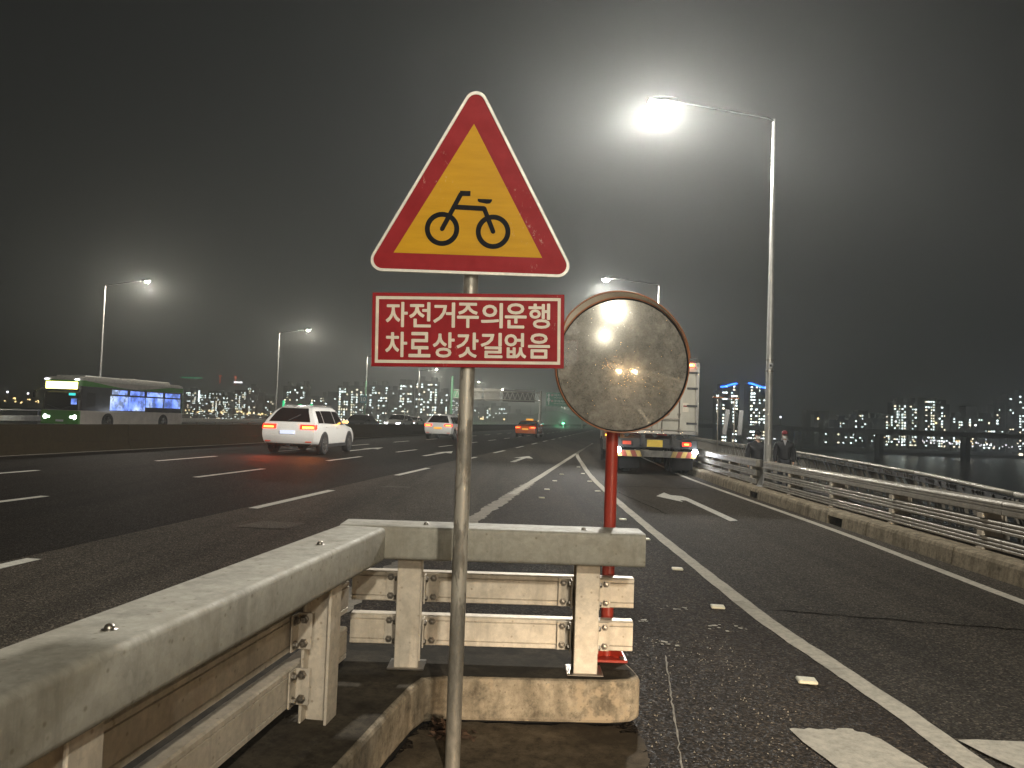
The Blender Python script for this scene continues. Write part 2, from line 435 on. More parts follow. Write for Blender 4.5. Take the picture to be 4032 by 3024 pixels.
# ------------------------------------------------------------------ mesh building
class MB:
    def __init__(self):
        self.v = []; self.f = []; self.M = Matrix.Identity(4)
    def add(self, verts, faces):
        b = len(self.v)
        self.v += [tuple(self.M @ Vector(p)) for p in verts]
        self.f += [tuple(b + i for i in q) for q in faces]
        return self
    def box(self, c, s, rz=0.0, ch=0.0):
        x, y, z = c; hx, hy, hz = s[0] / 2, s[1] / 2, s[2] / 2
        if ch:
            ch = min(ch, hx * .9, hy * .9, hz * .9)
            bm = bmesh.new()
            bmesh.ops.create_cube(bm, size=1)
            bmesh.ops.scale(bm, vec=s, verts=bm.verts)
            bmesh.ops.bevel(bm, geom=bm.edges[:], offset=ch, segments=1, affect='EDGES')
            vs = [v.co.copy() for v in bm.verts]; bm.verts.index_update()
            fs = [[v.index for v in f.verts] for f in bm.faces]
            bm.free()
        else:
            vs = [Vector((sx * hx, sy * hy, sz * hz)) for sz in (-1, 1) for sy in (-1, 1) for sx in (-1, 1)]
            fs = [(0, 2, 3, 1), (4, 5, 7, 6), (0, 1, 5, 4), (2, 6, 7, 3), (0, 4, 6, 2), (1, 3, 7, 5)]
        cr, sr = math.cos(rz), math.sin(rz)
        return self.add([(x + p[0] * cr - p[1] * sr, y + p[0] * sr + p[1] * cr, z + p[2]) for p in vs], fs)
    def beam(self, p0, p1, w, h, up=(0, 0, 1)):
        p0, p1 = Vector(p0), Vector(p1)
        d = (p1 - p0).normalized(); up = Vector(up)
        if abs(d.dot(up)) > 0.98: up = Vector((0, 1, 0))
        s = d.cross(up).normalized(); u = s.cross(d).normalized()
        q = [p + s * a * w / 2 + u * b * h / 2 for p in (p0, p1) for a, b in ((-1, -1), (1, -1), (1, 1), (-1, 1))]
        return self.add(q, [(3, 2, 1, 0), (4, 5, 6, 7), (0, 1, 5, 4), (1, 2, 6, 5), (2, 3, 7, 6), (3, 0, 4, 7)])
    def tube(self, pts, rad, n=12, caps=True):
        pts = [Vector(p) for p in pts]
        if isinstance(rad, (int, float)): rad = [rad] * len(pts)
        vs, fs = [], []
        prev = None
        for i, p in enumerate(pts):
            d = (pts[min(i + 1, len(pts) - 1)] - pts[max(i - 1, 0)]).normalized()
            ref = prev if prev is not None else (Vector((0, 0, 1)) if abs(d.z) < 0.9 else Vector((1, 0, 0)))
            a = (ref - d * ref.dot(d)).normalized(); b = d.cross(a)
            prev = a
            for k in range(n):
                t = 2 * math.pi * k / n
                vs.append(p + (a * math.cos(t) + b * math.sin(t)) * rad[i])
        m = len(pts)
        for i in range(m - 1):
            for k in range(n):
                fs.append((i * n + k, i * n + (k + 1) % n, (i + 1) * n + (k + 1) % n, (i + 1) * n + k))
        if caps:
            fs.append(tuple(range(n - 1, -1, -1))); fs.append(tuple((m - 1) * n + k for k in range(n)))
        return self.add(vs, fs)
    def lathe(self, prof, n=24, axis='Z', c=(0, 0, 0)):
        vs, fs = [], []
        for r, z in prof:
            for k in range(n):
                t = 2 * math.pi * k / n
                p = (r * math.cos(t), r * math.sin(t), z)
                if axis == 'Y': p = (p[0], p[2], p[1])
                if axis == 'X': p = (p[2], p[0], p[1])
                vs.append((p[0] + c[0], p[1] + c[1], p[2] + c[2]))
        m = len(prof)
        for i in range(m - 1):
            for k in range(n):
                fs.append((i * n + k, i * n + (k + 1) % n, (i + 1) * n + (k + 1) % n, (i + 1) * n + k))
        return self.add(vs, fs)
    def prism(self, poly, z0, z1):           # plan polygon extruded up
        n = len(poly)
        vs = [(p[0], p[1], z0) for p in poly] + [(p[0], p[1], z1) for p in poly]
        fs = [tuple(range(n - 1, -1, -1)), tuple(range(n, 2 * n))]
        fs += [(i, (i + 1) % n, n + (i + 1) % n, n + i) for i in range(n)]
        return self.add(vs, fs)
    def plate(self, poly, y0, y1):           # outline in x, z extruded along y
        n = len(poly)
        vs = [(p[0], y0, p[1]) for p in poly] + [(p[0], y1, p[1]) for p in poly]
        fs = [tuple(range(n)), tuple(range(2 * n - 1, n - 1, -1))]
        fs += [((i + 1) % n, i, n + i, n + (i + 1) % n) for i in range(n)]
        return self.add(vs, fs)
    def ring(self, outer, inner, y0, y1):    # frame between two outlines of equal count, in x, z
        n = len(outer)
        vs = [(p[0], y0, p[1]) for p in outer] + [(p[0], y0, p[1]) for p in inner] + [(p[0], y1, p[1]) for p in outer] + [(p[0], y1, p[1]) for p in inner]
        fs = []
        for i in range(n):
            j = (i + 1) % n
            fs += [(i, j, n + j, n + i), (2 * n + j, 2 * n + i, 3 * n + i, 3 * n + j), (j, i, 2 * n + i, 2 * n + j), (n + i, n + j, 3 * n + j, 3 * n + i)]
        return self.add(vs, fs)
    def sweep(self, prof, path, closed=True):  # prof: (offset to the right of travel, z); path: plan points (x, y[, z])
        P3 = [Vector((p[0], p[1], p[2] if len(p) > 2 else 0)) for p in path]
        n = len(prof); vs, fs = [], []
        for i, p in enumerate(P3):
            d = P3[min(i + 1, len(P3) - 1)] - P3[max(i - 1, 0)]
            d.z = 0; d.normalize()
            r = Vector((d.y, -d.x, 0))
            for o, z in prof:
                vs.append(p + r * o + Vector((0, 0, z)))
        for i in range(len(P3) - 1):
            for k in range(n if closed else n - 1):
                k2 = (k + 1) % n
                fs.append((i * n + k, (i + 1) * n + k, (i + 1) * n + k2, i * n + k2))
        if closed:
            fs.append(tuple(range(n))); fs.append(tuple((len(P3) - 1) * n + k for k in range(n - 1, -1, -1)))
        return self.add(vs, fs)
    def sheet(self, poly, z):
        n = len(poly)
        return self.add([(p[0], p[1], z) for p in poly], [tuple(range(n))])
    def build(self, name, m, parent=None, smooth=False, recalc=True, kind=None):
        me = bpy.data.meshes.new(name)
        me.from_pydata(self.v, [], self.f)
        if recalc:
            bm = bmesh.new(); bm.from_mesh(me)
            bmesh.ops.recalc_face_normals(bm, faces=bm.faces)
            bm.to_mesh(me); bm.free()
        if smooth:
            me.polygons.foreach_set('use_smooth', [True] * len(me.polygons))
            if smooth == 'auto':
                me.set_sharp_from_angle(angle=R(38))
        me.materials.append(MATS[m])
        o = bpy.data.objects.new(name, me)
        COL.objects.link(o)
        if parent is not None: o.parent = parent
        if kind: o['kind'] = kind
        return o

def tag(o, label, cat, group=None):
    o['label'] = label; o['category'] = cat; o['kind'] = 'thing'
    if group: o['group'] = group
    return o
def thing(name, label, cat, loc=(0, 0, 0), rz=0.0, group=None):
    o = bpy.data.objects.new(name, None)
    COL.objects.link(o)
    o.location = loc; o.rotation_euler = (0, 0, rz)
    o.empty_display_size = 0.1
    return tag(o, label, cat, group)
def struct(o):
    o['kind'] = 'structure'; return o
def clone(o, parent):
    c = o.copy(); COL.objects.link(c); c.parent = parent
    for ch in list(o.children): clone(ch, c)
    return c
def dup(root, loc, rz, label, group=None):
    r = root.copy(); COL.objects.link(r)
    r.location = loc; r.rotation_euler = (0, 0, rz); r['label'] = label
    if group: r['group'] = group
    for ch in list(root.children): clone(ch, r)
    return r
def again(o, parent, loc=(0, 0, 0), rz=0.0):   # one more of a repeated piece, sharing its mesh
    c = o.copy(); COL.objects.link(c); c.parent = parent
    c.location = loc; c.rotation_euler = (0, 0, rz)
    return c
def text_mesh(body, size, bold=0.0, spacing=1.0):
    cu = bpy.data.curves.new('lettering', 'FONT')
    cu.body = body; cu.size = size; cu.offset = bold; cu.align_x = 'CENTER'; cu.align_y = 'CENTER'
    cu.space_character = spacing; cu.resolution_u = 3
    ob = bpy.data.objects.new('lettering', cu); COL.objects.link(ob)
    bpy.context.view_layer.update()
    me = bpy.data.meshes.new_from_object(ob.evaluated_get(bpy.context.evaluated_depsgraph_get()))
    bpy.data.objects.remove(ob)
    vs = [tuple(v.co) for v in me.vertices]; fs = [tuple(p.vertices) for p in me.polygons]
    bpy.data.meshes.remove(me)
    return vs, fs
def lettering(mb, body, size, x, y, z, bold=0.0, sx=1.0, fit=None):   # text standing in the x, z plane facing -y
    vs, fs = text_mesh(body, size, bold)
    if not vs: return
    x0, x1 = min(p[0] for p in vs), max(p[0] for p in vs); z0, z1 = min(p[1] for p in vs), max(p[1] for p in vs)
    cx, cz = (x0 + x1) / 2, (z0 + z1) / 2
    kx = kz = 1.0
    if fit: kx, kz = fit[0] / (x1 - x0), fit[1] / (z1 - z0)
    mb.add([(x + (p[0] - cx) * kx * sx, y, z + (p[1] - cz) * kz) for p in vs], fs)

def arc(cx, cz, r, a0, a1, n):
    return [(cx + r * math.cos(R(a0 + (a1 - a0) * i / n)), cz + r * math.sin(R(a0 + (a1 - a0) * i / n))) for i in range(n + 1)]
def lerp(a, b, t): return a + (b - a) * t
def along(path, s):                   # point and heading at arc length s of a plan polyline
    for (x0, y0), (x1, y1) in zip(path, path[1:]):
        l = math.hypot(x1 - x0, y1 - y0)
        if s <= l: return (lerp(x0, x1, s / l), lerp(y0, y1, s / l), math.atan2(y1 - y0, x1 - x0))
        s -= l
    return (path[-1][0], path[-1][1], math.atan2(path[-1][1] - path[-2][1], path[-1][0] - path[-2][0]))
def sub(path, s0, s1, step=1.0):
    n = max(1, int(math.ceil((s1 - s0) / step)))
    return [along(path, lerp(s0, s1, i / n))[:2] for i in range(n + 1)]
def smooth_path(pts, n=6):
    out = []
    for i in range(len(pts) - 1):
        p = [Vector(pts[max(0, min(len(pts) - 1, j))]) for j in (i - 1, i, i + 1, i + 2)]
        for k in range(n):
            t = k / n
            q = 0.5 * ((2 * p[1]) + (p[2] - p[0]) * t + (2 * p[0] - 5 * p[1] + 4 * p[2] - p[3]) * t * t + (3 * p[1] - p[0] - 3 * p[2] + p[3]) * t ** 3)
            out.append(tuple(q))
    return out + [tuple(pts[-1])]

# ------------------------------------------------------------------ the setting: road, water, banks
KERB = [(4.80, -60), (4.80, 0), (4.86, 8), (4.93, 13), (5.02, 16), (5.2, 20), (5.7, 28), (6.35, 36), (8.3, 50)]
KERB += [(8.3 + d * SN, 50 + d * CS) for d in (60, 200, 500, 900)]
OUTER = [(5.6, -60), (5.75, 2), (6.44, 9.6), (7.7, 14.3), (8.6, 19.2), (9.75, 26.2), (10.7, 36), (12.4, 50)]
OUTER += [(12.4 + d * SN, 50 + d * CS) for d in (60, 200, 500, 900)]

mb = MB()
left_edge = [road(-35.6, s) for s in (-60, 0, 50, 150, 400, 950)]
mb.prism([(x + 0.02, y) for x, y in KERB] + left_edge[::-1], -1.2, 0.0)
road_o = struct(mb.build('road', 'asphalt'))
walk = struct(MB().prism([(x + 0.44, y) for x, y in KERB] + [(x + 0.35, y) for x, y in OUTER][::-1], -1.2, -0.34).build('sidewalk', 'walk_concrete'))
struct(MB().sheet([(-2480, -290), (2480, -290), (2480, 2870), (-2480, 2870)], -15).build('water', 'water'))

# paint and patches on the road, each a thin piece of its own
def mark(poly, name='lane_dash', m='marking_white', z=0.004, par=road_o):
    o = MB().sheet(poly, z).build(name, m, par)
    return o
def rrect_road(a, s0, s1, w): return [road(a - w / 2, s0), road(a + w / 2, s0), road(a + w / 2, s1), road(a - w / 2, s1)]
for a, ph in ((-5.2, 10.62), (-8.64, 15.0), (-12.15, 19.1)):
    k = -3
    while ph + 7.33 * k < 260:
        s0 = ph + 7.33 * k; k += 1
        if s0 < -6: continue
        mark(rrect_road(a, s0, s0 + 3.1, 0.15))
def line_strip(path, w, name, m, z=0.004, rough=0.0):
    mbq = MB(); vs = []; fs = []
    for i, p in enumerate(path):
        q0, q1 = path[max(0, i - 1)], path[min(len(path) - 1, i + 1)]
        d = Vector((q1[0] - q0[0], q1[1] - q0[1])).normalized(); n = Vector((d.y, -d.x))
        j0, j1 = rnd.uniform(-rough, rough), rnd.uniform(-rough, rough)
        vs += [(p[0] - n.x * (w / 2 + j0), p[1] - n.y * (w / 2 + j0), z), (p[0] + n.x * (w / 2 + j1), p[1] + n.y * (w / 2 + j1), z)]
    for i in range(len(path) - 1): fs.append((2 * i, 2 * i + 1, 2 * i + 3, 2 * i + 2))
    return mbq.add(vs, fs).build(name, m, road_o)
RAMP_L = smooth_path([(2.03, 1.0), (2.03, 3.5), (1.98, 4.67), (1.92, 5.73), (1.92, 7.92), (1.94, 10.64), (2.0, 14.37), (2.14, 19.5), (2.45, 25.5), (3.1, 35.3), (4.3, 44), (5.75, 54)], 10)
GORE_L = [road(lerp(-2.0, -1.72, t / 40), lerp(4.5, 55, t / 40)) for t in range(41)]
gore = struct(MB().sheet(GORE_L + RAMP_L[::-1][2:-8] + [(2.0, 3.2), (-0.4, 3.2)], 0.003).build('gore_pavement', 'gore_asphalt', road_o))
line_strip(RAMP_L, 0.135, 'edge_line', 'marking_edge', 0.007, 0.006)
line_strip(GORE_L[8:], 0.15, 'edge_line', 'marking_edge', 0.007, 0.008)
line_strip([along(GORE_L, 0.02 + i * 0.1)[:2] for i in range(130)], 0.23, 'edge_line', 'marking_worn', 0.0065, 0.035)
line_strip(sub(GORE_L + [], 49.2, 50.4), 0.15, 'edge_line', 'marking_white', 0.011)
for i in range(5):
    mark(rrect_road(-0.2, 42 + i * 3.1, 43.1 + i * 3.1, 0.15), 'lane_dash')
RAMP_R = smooth_path([(4.42, -8), (4.42, 4), (4.44, 6.63), (4.66, 11.0), (4.79, 17.3), (4.95, 22), (5.4, 28), (6.05, 36), (8.0, 50), (8.0 + 60 * SN, 50 + 60 * CS), (8.0 + 200 * SN, 50 + 200 * CS)], 8)
line_strip(RAMP_R, 0.12, 'edge_line', 'marking_edge', 0.004, 0.004)
for a in (-16.0,): line_strip([road(a, s) for s in range(-10, 300, 5)], 0.12, 'edge_line', 'marking_worn')
def straight_arrow(a, s):
    pts = [(-.09, 0), (.09, 0), (.09, 3.2), (.38, 3.0), (0, 5.0), (-.38, 3.0), (-.09, 3.2)]
    mark([road(a + x, s + y) for x, y in pts], 'turn_arrow')
straight_arrow(-3.5, 26.0); straight_arrow(-7.0, 27.6); straight_arrow(-10.4, 28.6)
mark([(3.36, 11.69), (3.51, 11.79), (3.54, 15.25), (3.50, 15.6), (3.30, 15.75), (3.28, 16.29), (2.95, 15.41), (3.26, 14.38), (3.28, 14.76), (3.38, 14.7)], 'turn_arrow')
def ragged(poly, n=9, j=0.012):
    out = []
    for i, p in enumerate(poly):
        q = poly[(i + 1) % len(poly)]
        for k in range(n):
            t = k / n
            out.append((lerp(p[0], q[0], t) + (rnd.uniform(-j, j) if k else 0), lerp(p[1], q[1], t) + (rnd.uniform(-j, j) if k else 0)))
    return out
mark(ragged([(1.35, 3.665), (1.66, 3.69), (1.74, 3.58), (2.05, 2.3), (1.55, 2.3)]), 'chevron_stripe', 'marking_edge', 0.009)
mark(ragged([(2.10, 3.60), (2.95, 3.62), (3.1, 2.3), (2.45, 2.3)]), 'chevron_stripe', 'marking_edge', 0.011)
mark(ragged([road(-4.55 + x, 8.85 + y) for x, y in ((0, 0), (.62, .05), (.66, .62), (.06, .60))], 7, .02), 'asphalt_patch', 'old_patch', 0.005)
mark(ragged([road(-4.6 + x, 14.8 + y) for x, y in ((0, 0), (.55, .05), (.5, .42), (.06, .40))], 7, .02), 'asphalt_patch', 'old_patch', 0.005)
cr = [(lerp(2.1, 4.75, t / 40) , lerp(6.05, 5.5, t / 40) + rnd.uniform(-.022, .022)) for t in range(41)]
line_strip(cr, 0.018, 'crack', 'crack_dark', 0.004, 0.005)
cr = [(lerp(2.55, 2.15, t / 30) + rnd.uniform(-.015, .015), lerp(12.3, 17.5, t / 30)) for t in range(31)]
line_strip(cr, 0.022, 'crack', 'crack_dark', 0.004, 0.006)
line_strip([(lerp(2.2, 4.6, t / 12), 17.6 + rnd.uniform(-.03, .03)) for t in range(13)], 0.05, 'road_joint', 'crack_dark', 0.004, 0.008)
line_strip([(lerp(0.99, 0.70, t / 40) + rnd.uniform(-.004, .004), lerp(4.75, 2.9, t / 40)) for t in range(41)], 0.008, 'joint_line', 'marking_worn', 0.008, 0.004)
for x, y in ((1.70, 4.36), (1.66, 6.06), (1.68, 7.6), (1.70, 9.5), (1.70, 11.4), (1.75, 13.6), (1.85, 16), (1.95, 18.6), (2.05, 21.4), (2.2, 24.5),
             (.62, 14.2), (.80, 16), (1.10, 18.4), (1.42, 20.8)):
    o = MB().box((x, y, 0.012), (0.105, 0.085, 0.02), rnd.uniform(-.2, .2), 0.006).build('road_stud', 'stud_yellow', road_o)
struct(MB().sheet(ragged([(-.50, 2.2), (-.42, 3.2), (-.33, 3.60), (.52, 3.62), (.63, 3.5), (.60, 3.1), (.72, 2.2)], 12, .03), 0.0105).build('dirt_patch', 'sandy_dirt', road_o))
sc = MB()
for cx, cy_, n, sp in ((1.02, 5.6, 6, .06), (1.02, 5.0, 7, .05), (1.35, 5.95, 9, .10), (1.55, 5.45, 9, .12), (0.98, 6.9, 5, .06), (1.0, 7.6, 4, .08)):
    for i in range(n):
        x, y = cx + rnd.gauss(0, sp), cy_ + rnd.gauss(0, sp * .45)
        r = rnd.uniform(.006, .021)
        sc.sheet([(x + r * rnd.uniform(.5, 1.6) * math.cos(t), y + r * rnd.uniform(.5, 1.3) * math.sin(t)) for t in (0, 1.05, 2.1, 3.1, 4.2, 5.2)], 0.009)
sc.build('paint_scraps', 'marking_edge', road_o, kind='stuff')
gr = MB()
for i in range(900):
    x, y = rnd.uniform(-.35, 1.5), rnd.uniform(2.6, 5.2)
    if -.45 < x < .68 and 3.5 < y < 4.3: continue
    r = rnd.uniform(.002, .006)
    gr.add([(x - r, y, .004), (x + r * .6, y - r, .004), (x + r * .5, y + r, .004), (x, y, .004 + r * 1.3)], [(0, 1, 3), (1, 2, 3), (2, 0, 3)])
gr.build('grit', 'marking_worn', road_o, kind='stuff')
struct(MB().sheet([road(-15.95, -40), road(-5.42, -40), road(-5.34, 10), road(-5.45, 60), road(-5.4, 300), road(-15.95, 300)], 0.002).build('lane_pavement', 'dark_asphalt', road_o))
lit = MB()
for i in range(160):
    x, y = -.28 + abs(rnd.gauss(0, .07)), 3.48 - abs(rnd.gauss(0, .05))
    a = rnd.uniform(0, 6.3); l = rnd.uniform(.015, .05); z = rnd.uniform(.003, .05) * max(.1, 1 - abs(x + .28) * 5)
    d = Vector((math.cos(a), math.sin(a), rnd.uniform(-.3, .5))) * l
    w = Vector((-math.sin(a), math.cos(a), rnd.uniform(-.6, .6))) * rnd.uniform(.002, .012)
    p = Vector((x, y, z + .004))
    p.z += .011
    lit.add([p - w, p + d * .5 - w * 2, p + d, p + d * .5 + w * 2], [(0, 1, 2, 3)])
lit.build('leaf_litter', 'litter_brown', road_o, kind='stuff')

# kerb of separate stones between the slip road and the sidewalk
kerb = struct(bpy.data.objects.new('kerb', None)); COL.objects.link(kerb)
KP = [(0.0, -.02), (0.02, .15), (0.035, .185), (0.065, .2), (0.42, .205), (0.45, .19), (0.45, -.5), (0.0, -.5)]
s = 58.0
holes = {}
k = 0
while s < 140:
    L_ = 2.1
    pth = sub(KERB, s, s + L_ - 0.015, 0.7)
    m_ = MB()
    ymid = pth[len(pth) // 2][1]
    if any(abs(ymid - h) < 1.05 for h in (11.2, 15.5, -2)):
        c0 = s + L_ / 2
        m_.sweep(KP, sub(KERB, s, c0 - 0.27, .5)); m_.sweep(KP, sub(KERB, c0 + 0.27, s + L_ - .015, .5))
        m_.sweep([(0.012, .125), (0.02, .15), (0.035, .185), (0.065, .2), (0.42, .205), (0.45, .19), (0.45, .125)], sub(KERB, c0 - .27, c0 + .27, .3))
        m_.sweep([(0.30, -.02), (0.30, .125), (0.42, .125), (0.42, -.02)], sub(KERB, c0 - .27, c0 + .27, .3))
    else:
        m_.sweep(KP, pth)
    m_.build('kerb_stone', 'kerb_concrete', kerb)
    s += L_; k += 1

# median barrier
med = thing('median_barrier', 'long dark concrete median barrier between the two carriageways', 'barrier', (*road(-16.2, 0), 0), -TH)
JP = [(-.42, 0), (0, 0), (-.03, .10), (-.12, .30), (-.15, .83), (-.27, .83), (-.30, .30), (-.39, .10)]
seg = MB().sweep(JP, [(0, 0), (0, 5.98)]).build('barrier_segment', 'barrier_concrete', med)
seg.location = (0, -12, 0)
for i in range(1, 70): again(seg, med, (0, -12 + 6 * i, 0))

# outer railing of the far carriageway
fr = thing('guardrail', 'pale guardrail along the far edge of the opposite carriageway behind the bus', 'guardrail', (*road(-34.9, 0), 0), -TH)
b1 = MB().sweep([(0, .38), (.05, .40), (.05, .68), (0, .70), (-.03, .54)], [(0, 0), (0, 11.98)]).build('beam', 'far_rail', fr)
b2 = MB().sweep([(-.03, 1.0), (.03, 1.0), (.03, 1.07), (-.03, 1.07)], [(0, 0), (0, 11.98)]).build('top_rail', 'far_rail', fr)
p1 = MB().box((-.06, .5, .5), (.08, .12, 1.0)).build('post', 'far_rail', fr)
for i in range(0, 30):
    if i: again(b1, fr, (0, i * 12, 0)); again(b2, fr, (0, i * 12, 0))
    for q in range(4):
        if i or q: again(p1, fr, (0, i * 12 + q * 3, 0))

# ------------------------------------------------------------------ concrete island with its two guardrails
isl = [road(-.90, -8), road(-.90, 2.3), (-.44, 3.15), (-.385, 3.42), (-.345, 3.53), (-.25, 3.565), (.50, 3.59), (.60, 3.615), (.65, 3.67), (.635, 3.80), (.585, 4.02), (.45, 4.2), (-.9, 4.2), road(-1.75, 3.7), road(-1.75, -8)]
island = thing('concrete_island', 'raised stained concrete island carrying the crash rails', 'traffic island')
b_ = MB().prism(isl, 0.028, 0.222).build('island_body', 'island_concrete', island)
bv = b_.modifiers.new('bevel', 'BEVEL'); bv.width = 0.018; bv.segments = 2; bv.limit_method = 'ANGLE'
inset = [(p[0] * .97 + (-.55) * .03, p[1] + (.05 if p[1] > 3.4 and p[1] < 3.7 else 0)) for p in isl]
MB().prism(inset, -0.01, 0.029).build('gap_shade', 'rubber', island)  # near-black plinth paints the shade in the gap under the island
cx_, cy2 = -.6, 3.0
MB().sheet([(p[0] + (-.018 if p[0] > -.6 and p[1] > 2.2 else .0), p[1] + (.018 if p[1] < 3.7 else -.02)) for p in isl], 0.2245).build('top_skin', 'island_top', island)

def rrect(w, h, r, cx=0, cz=0, n=4):
    pts = []
    for (sx, sz, a) in ((1, -1, -90), (1, 1, 0), (-1, 1, 90), (-1, -1, 180)):
        pts += arc(cx + sx * (w / 2 - r), cz + sz * (h / 2 - r), r, a, a + 90, n)
    return pts
def dome_bolt(mbq, c, axis, r=0.011):
    prof = [(0.0, .012), (r * .55, .011), (r * .85, .008), (r, .004), (r, 0), (r * 1.5, 0), (r * 1.5, -.002)]
    return mbq.lathe(prof, 10, axis, c)
LOW = [(.0, .295), (.008, .30), (.008, .318), (.002, .321), (.008, .324), (.008, .412), (.002, .415), (.008, .418), (.008, .434), (.0, .44), (-.055, .44), (-.055, .295)]
def h_post(mbq, cx, cy, ang, z0, z1, w=.112, d=.112):
    for q in (-1, 1):
        ox, oy = 0, q * (d / 2 - .006)
        c, s_ = math.cos(ang), math.sin(ang)
        mbq.box((cx + ox * c - oy * s_, cy + ox * s_ + oy * c, (z0 + z1) / 2), (w, .012, z1 - z0), ang, .003)
    mbq.box((cx, cy, (z0 + z1) / 2), (.01, d - .024, z1 - z0), ang)
    return mbq

# rail across the nose of the island
er = thing('end_guardrail', 'short galvanised crash rail across the nose of the concrete island', 'guardrail')
ebm = MB(); ebm.M = Matrix.Translation((0, 3.65, 0))
ebm.sweep(rrect(.23, .152, .02, 0, .824), [(-.765, 0), (.637, .018)])
ebm.build('top_beam', 'galvanised', er, 'auto')
for dz in (0, .208):
    q = MB(); q.M = Matrix.Translation((0, 0, dz))
    q.sweep(LOW, [(-.745, 3.80), (.632, 3.818)]).build('lower_beam', 'galv_warm', er)
for px in (-.452, .388):
    p = h_post(MB(), px, 3.71, 0.02, .2245, .75).build('post', 'galv_warm', er)
    MB().box((px, 3.71, .229), (.17, .15, .008), 0, .002).build('base_plate', 'bolt_steel', p)
    for dz in (.368, .576):
        for sx in (-1, 1):
            br = MB()
            br.box((px + sx * .098, 3.792, dz), (.058, .006, .136), 0.013, .001)
            br.box((px + sx * .066, 3.765, dz), (.006, .058, .136), 0.013, .001)
            br.build('bracket', 'galv_warm', p)
            for bz in (-.045, .045):
                bt = MB()
                bt.M = Matrix.Translation((px + sx * .104, 3.788, dz + bz)) @ Matrix.Rotation(R(180), 4, 'Z')
                bt.lathe([(0, .014), (.010, .013), (.013, .009), (.013, .001), (.018, .001), (.018, -.003)], 6, 'Y')
                bt.build('bolt', 'bolt_steel', p)
                bt = MB()
                bt.M = Matrix.Translation((px + sx * .068, 3.758, dz + bz)) @ Matrix.Rotation(R(-90 * sx), 4, 'Z')
                bt.lathe([(0, .014), (.010, .013), (.013, .009), (.013, .001), (.018, .001), (.018, -.003)], 6, 'Y')
                bt.build('bolt', 'bolt_steel', p)
for bx in (-.38, .36):
    dome_bolt(MB(), (bx, 3.64, .901), 'Z').build('bolt', 'bolt_steel', er, True)

# long rail beside the camera, parallel to the main road
lr = thing('side_guardrail', 'long galvanised crash rail running along the main road to the island nose', 'guardrail', (0, 0, 0), -TH)
MB().sweep(rrect(.225, .152, .02, -1.135, .824), [(0, -9), (0, 3.385)]).build('top_beam', 'galvanised', lr, 'auto')
for dz in (0, .208):
    q = MB(); q.M = Matrix.Translation((-1.20, 0, dz))
    q.sweep(LOW, [(0, -9), (0, 3.42)]).build('lower_beam', 'galv_warm', lr)
for ps in (2.90, 1.48, -.2, -1.9):
    p = h_post(MB(), -1.115, ps, R(90), .2245, .75).build('post', 'galv_warm', lr)
    for dz in (.368, .576):
        for sy in (-1, 1):
            br = MB()
            br.box((-1.182, ps + sy * .098, dz), (.006, .058, .136), 0, .001)
            br.box((-1.155, ps + sy * .066, dz), (.058, .006, .136), 0, .001)
            br.build('bracket', 'galv_warm', p)
            for bz in (-.045, .045):
                bt = MB(); bt.M = Matrix.Translation((-1.155, ps + sy * .074, dz + bz)) @ Matrix.Rotation(R(90 - 90 * sy), 4, 'Z')
                bt.lathe([(0, .014), (.010, .013), (.013, .009), (.013, .001), (.018, .001), (.018, -.003)], 6, 'Y')
                bt.build('bolt', 'bolt_steel', p)
                bt = MB(); bt.M = Matrix.Translation((-1.176, ps + sy * .104, dz + bz)) @ Matrix.Rotation(R(-90), 4, 'Z')
                bt.lathe([(0, .014), (.010, .013), (.013, .009), (.013, .001), (.018, .001), (.018, -.003)], 6, 'Y')
                bt.build('bolt', 'bolt_steel', p)
for s_ in (2.86, 1.62, .2, -1.4):
    dome_bolt(MB(), (-1.12, s_, .901), 'Z', .012).build('bolt', 'bolt_steel', lr, True)

# ------------------------------------------------------------------ bicycle warning sign
sg = thing('bicycle_sign', 'bicycle warning sign, yellow triangle with red border over a red text plate', 'road sign', (-.185, 3.13, 0))
MB().tube([(0, 0, 0), (0, 0, 1.0), (.003, 0, 2.5)], .0305, 20).build('pole', 'pole_peeling', sg, 'auto')
MB().lathe([(0, 2.508), (.02, 2.507), (.033, 2.50), (.033, 2.47)], 16).build('pole_cap', 'steel_pole', sg, True)
def round_tri(x0, x1, z0, z1, r, n=8):
    cs = [(x0 + r, z0 + r), (x1 - r, z0 + r), ((x0 + x1) / 2, z1 - r)]
    # outward normals of the three sides
    def nrm(a, b):
        d = Vector((b[0] - a[0], b[1] - a[1])).normalized(); return math.degrees(math.atan2(-d.x, d.y))
    n0, n1, n2 = nrm(cs[0], cs[1]), nrm(cs[1], cs[2]), nrm(cs[2], cs[0])
    def span(a, b):
        while b < a: b += 360
        return a, b
    out = []
    for c, (a, b) in ((cs[0], span(n2, n0)), (cs[1], span(n0, n1)), (cs[2], span(n1, n2))):
        out += arc(c[0], c[1], r, a, b, n)
    return out
TX0, TX1, TZ0, TZ1 = -.403, .400, 1.985, 2.738
outer = round_tri(TX0, TX1, TZ0, TZ1, .047)
mid = round_tri(TX0 + .011, TX1 - .011, TZ0 + .011, TZ1 - .013, .037)
tri = MB().ring(outer, mid, -.052, -.036).build('warning_plate', 'sign_rim', sg, 'auto')
MB().plate(mid, -.048, -.038).build('red_border', 'sign_red', tri)
MB().plate(round_tri(TX0 + .006, TX1 - .006, TZ0 + .006, TZ1 - .008, .042), -.0375, -.0345).build('back_sheet', 'sign_back', tri)
YB = (-.312, 2.0625); YS = .5255e-3                       # yellow field: artwork units to metres
ca, sa = math.cos(R(2.25)), math.sin(R(2.25))
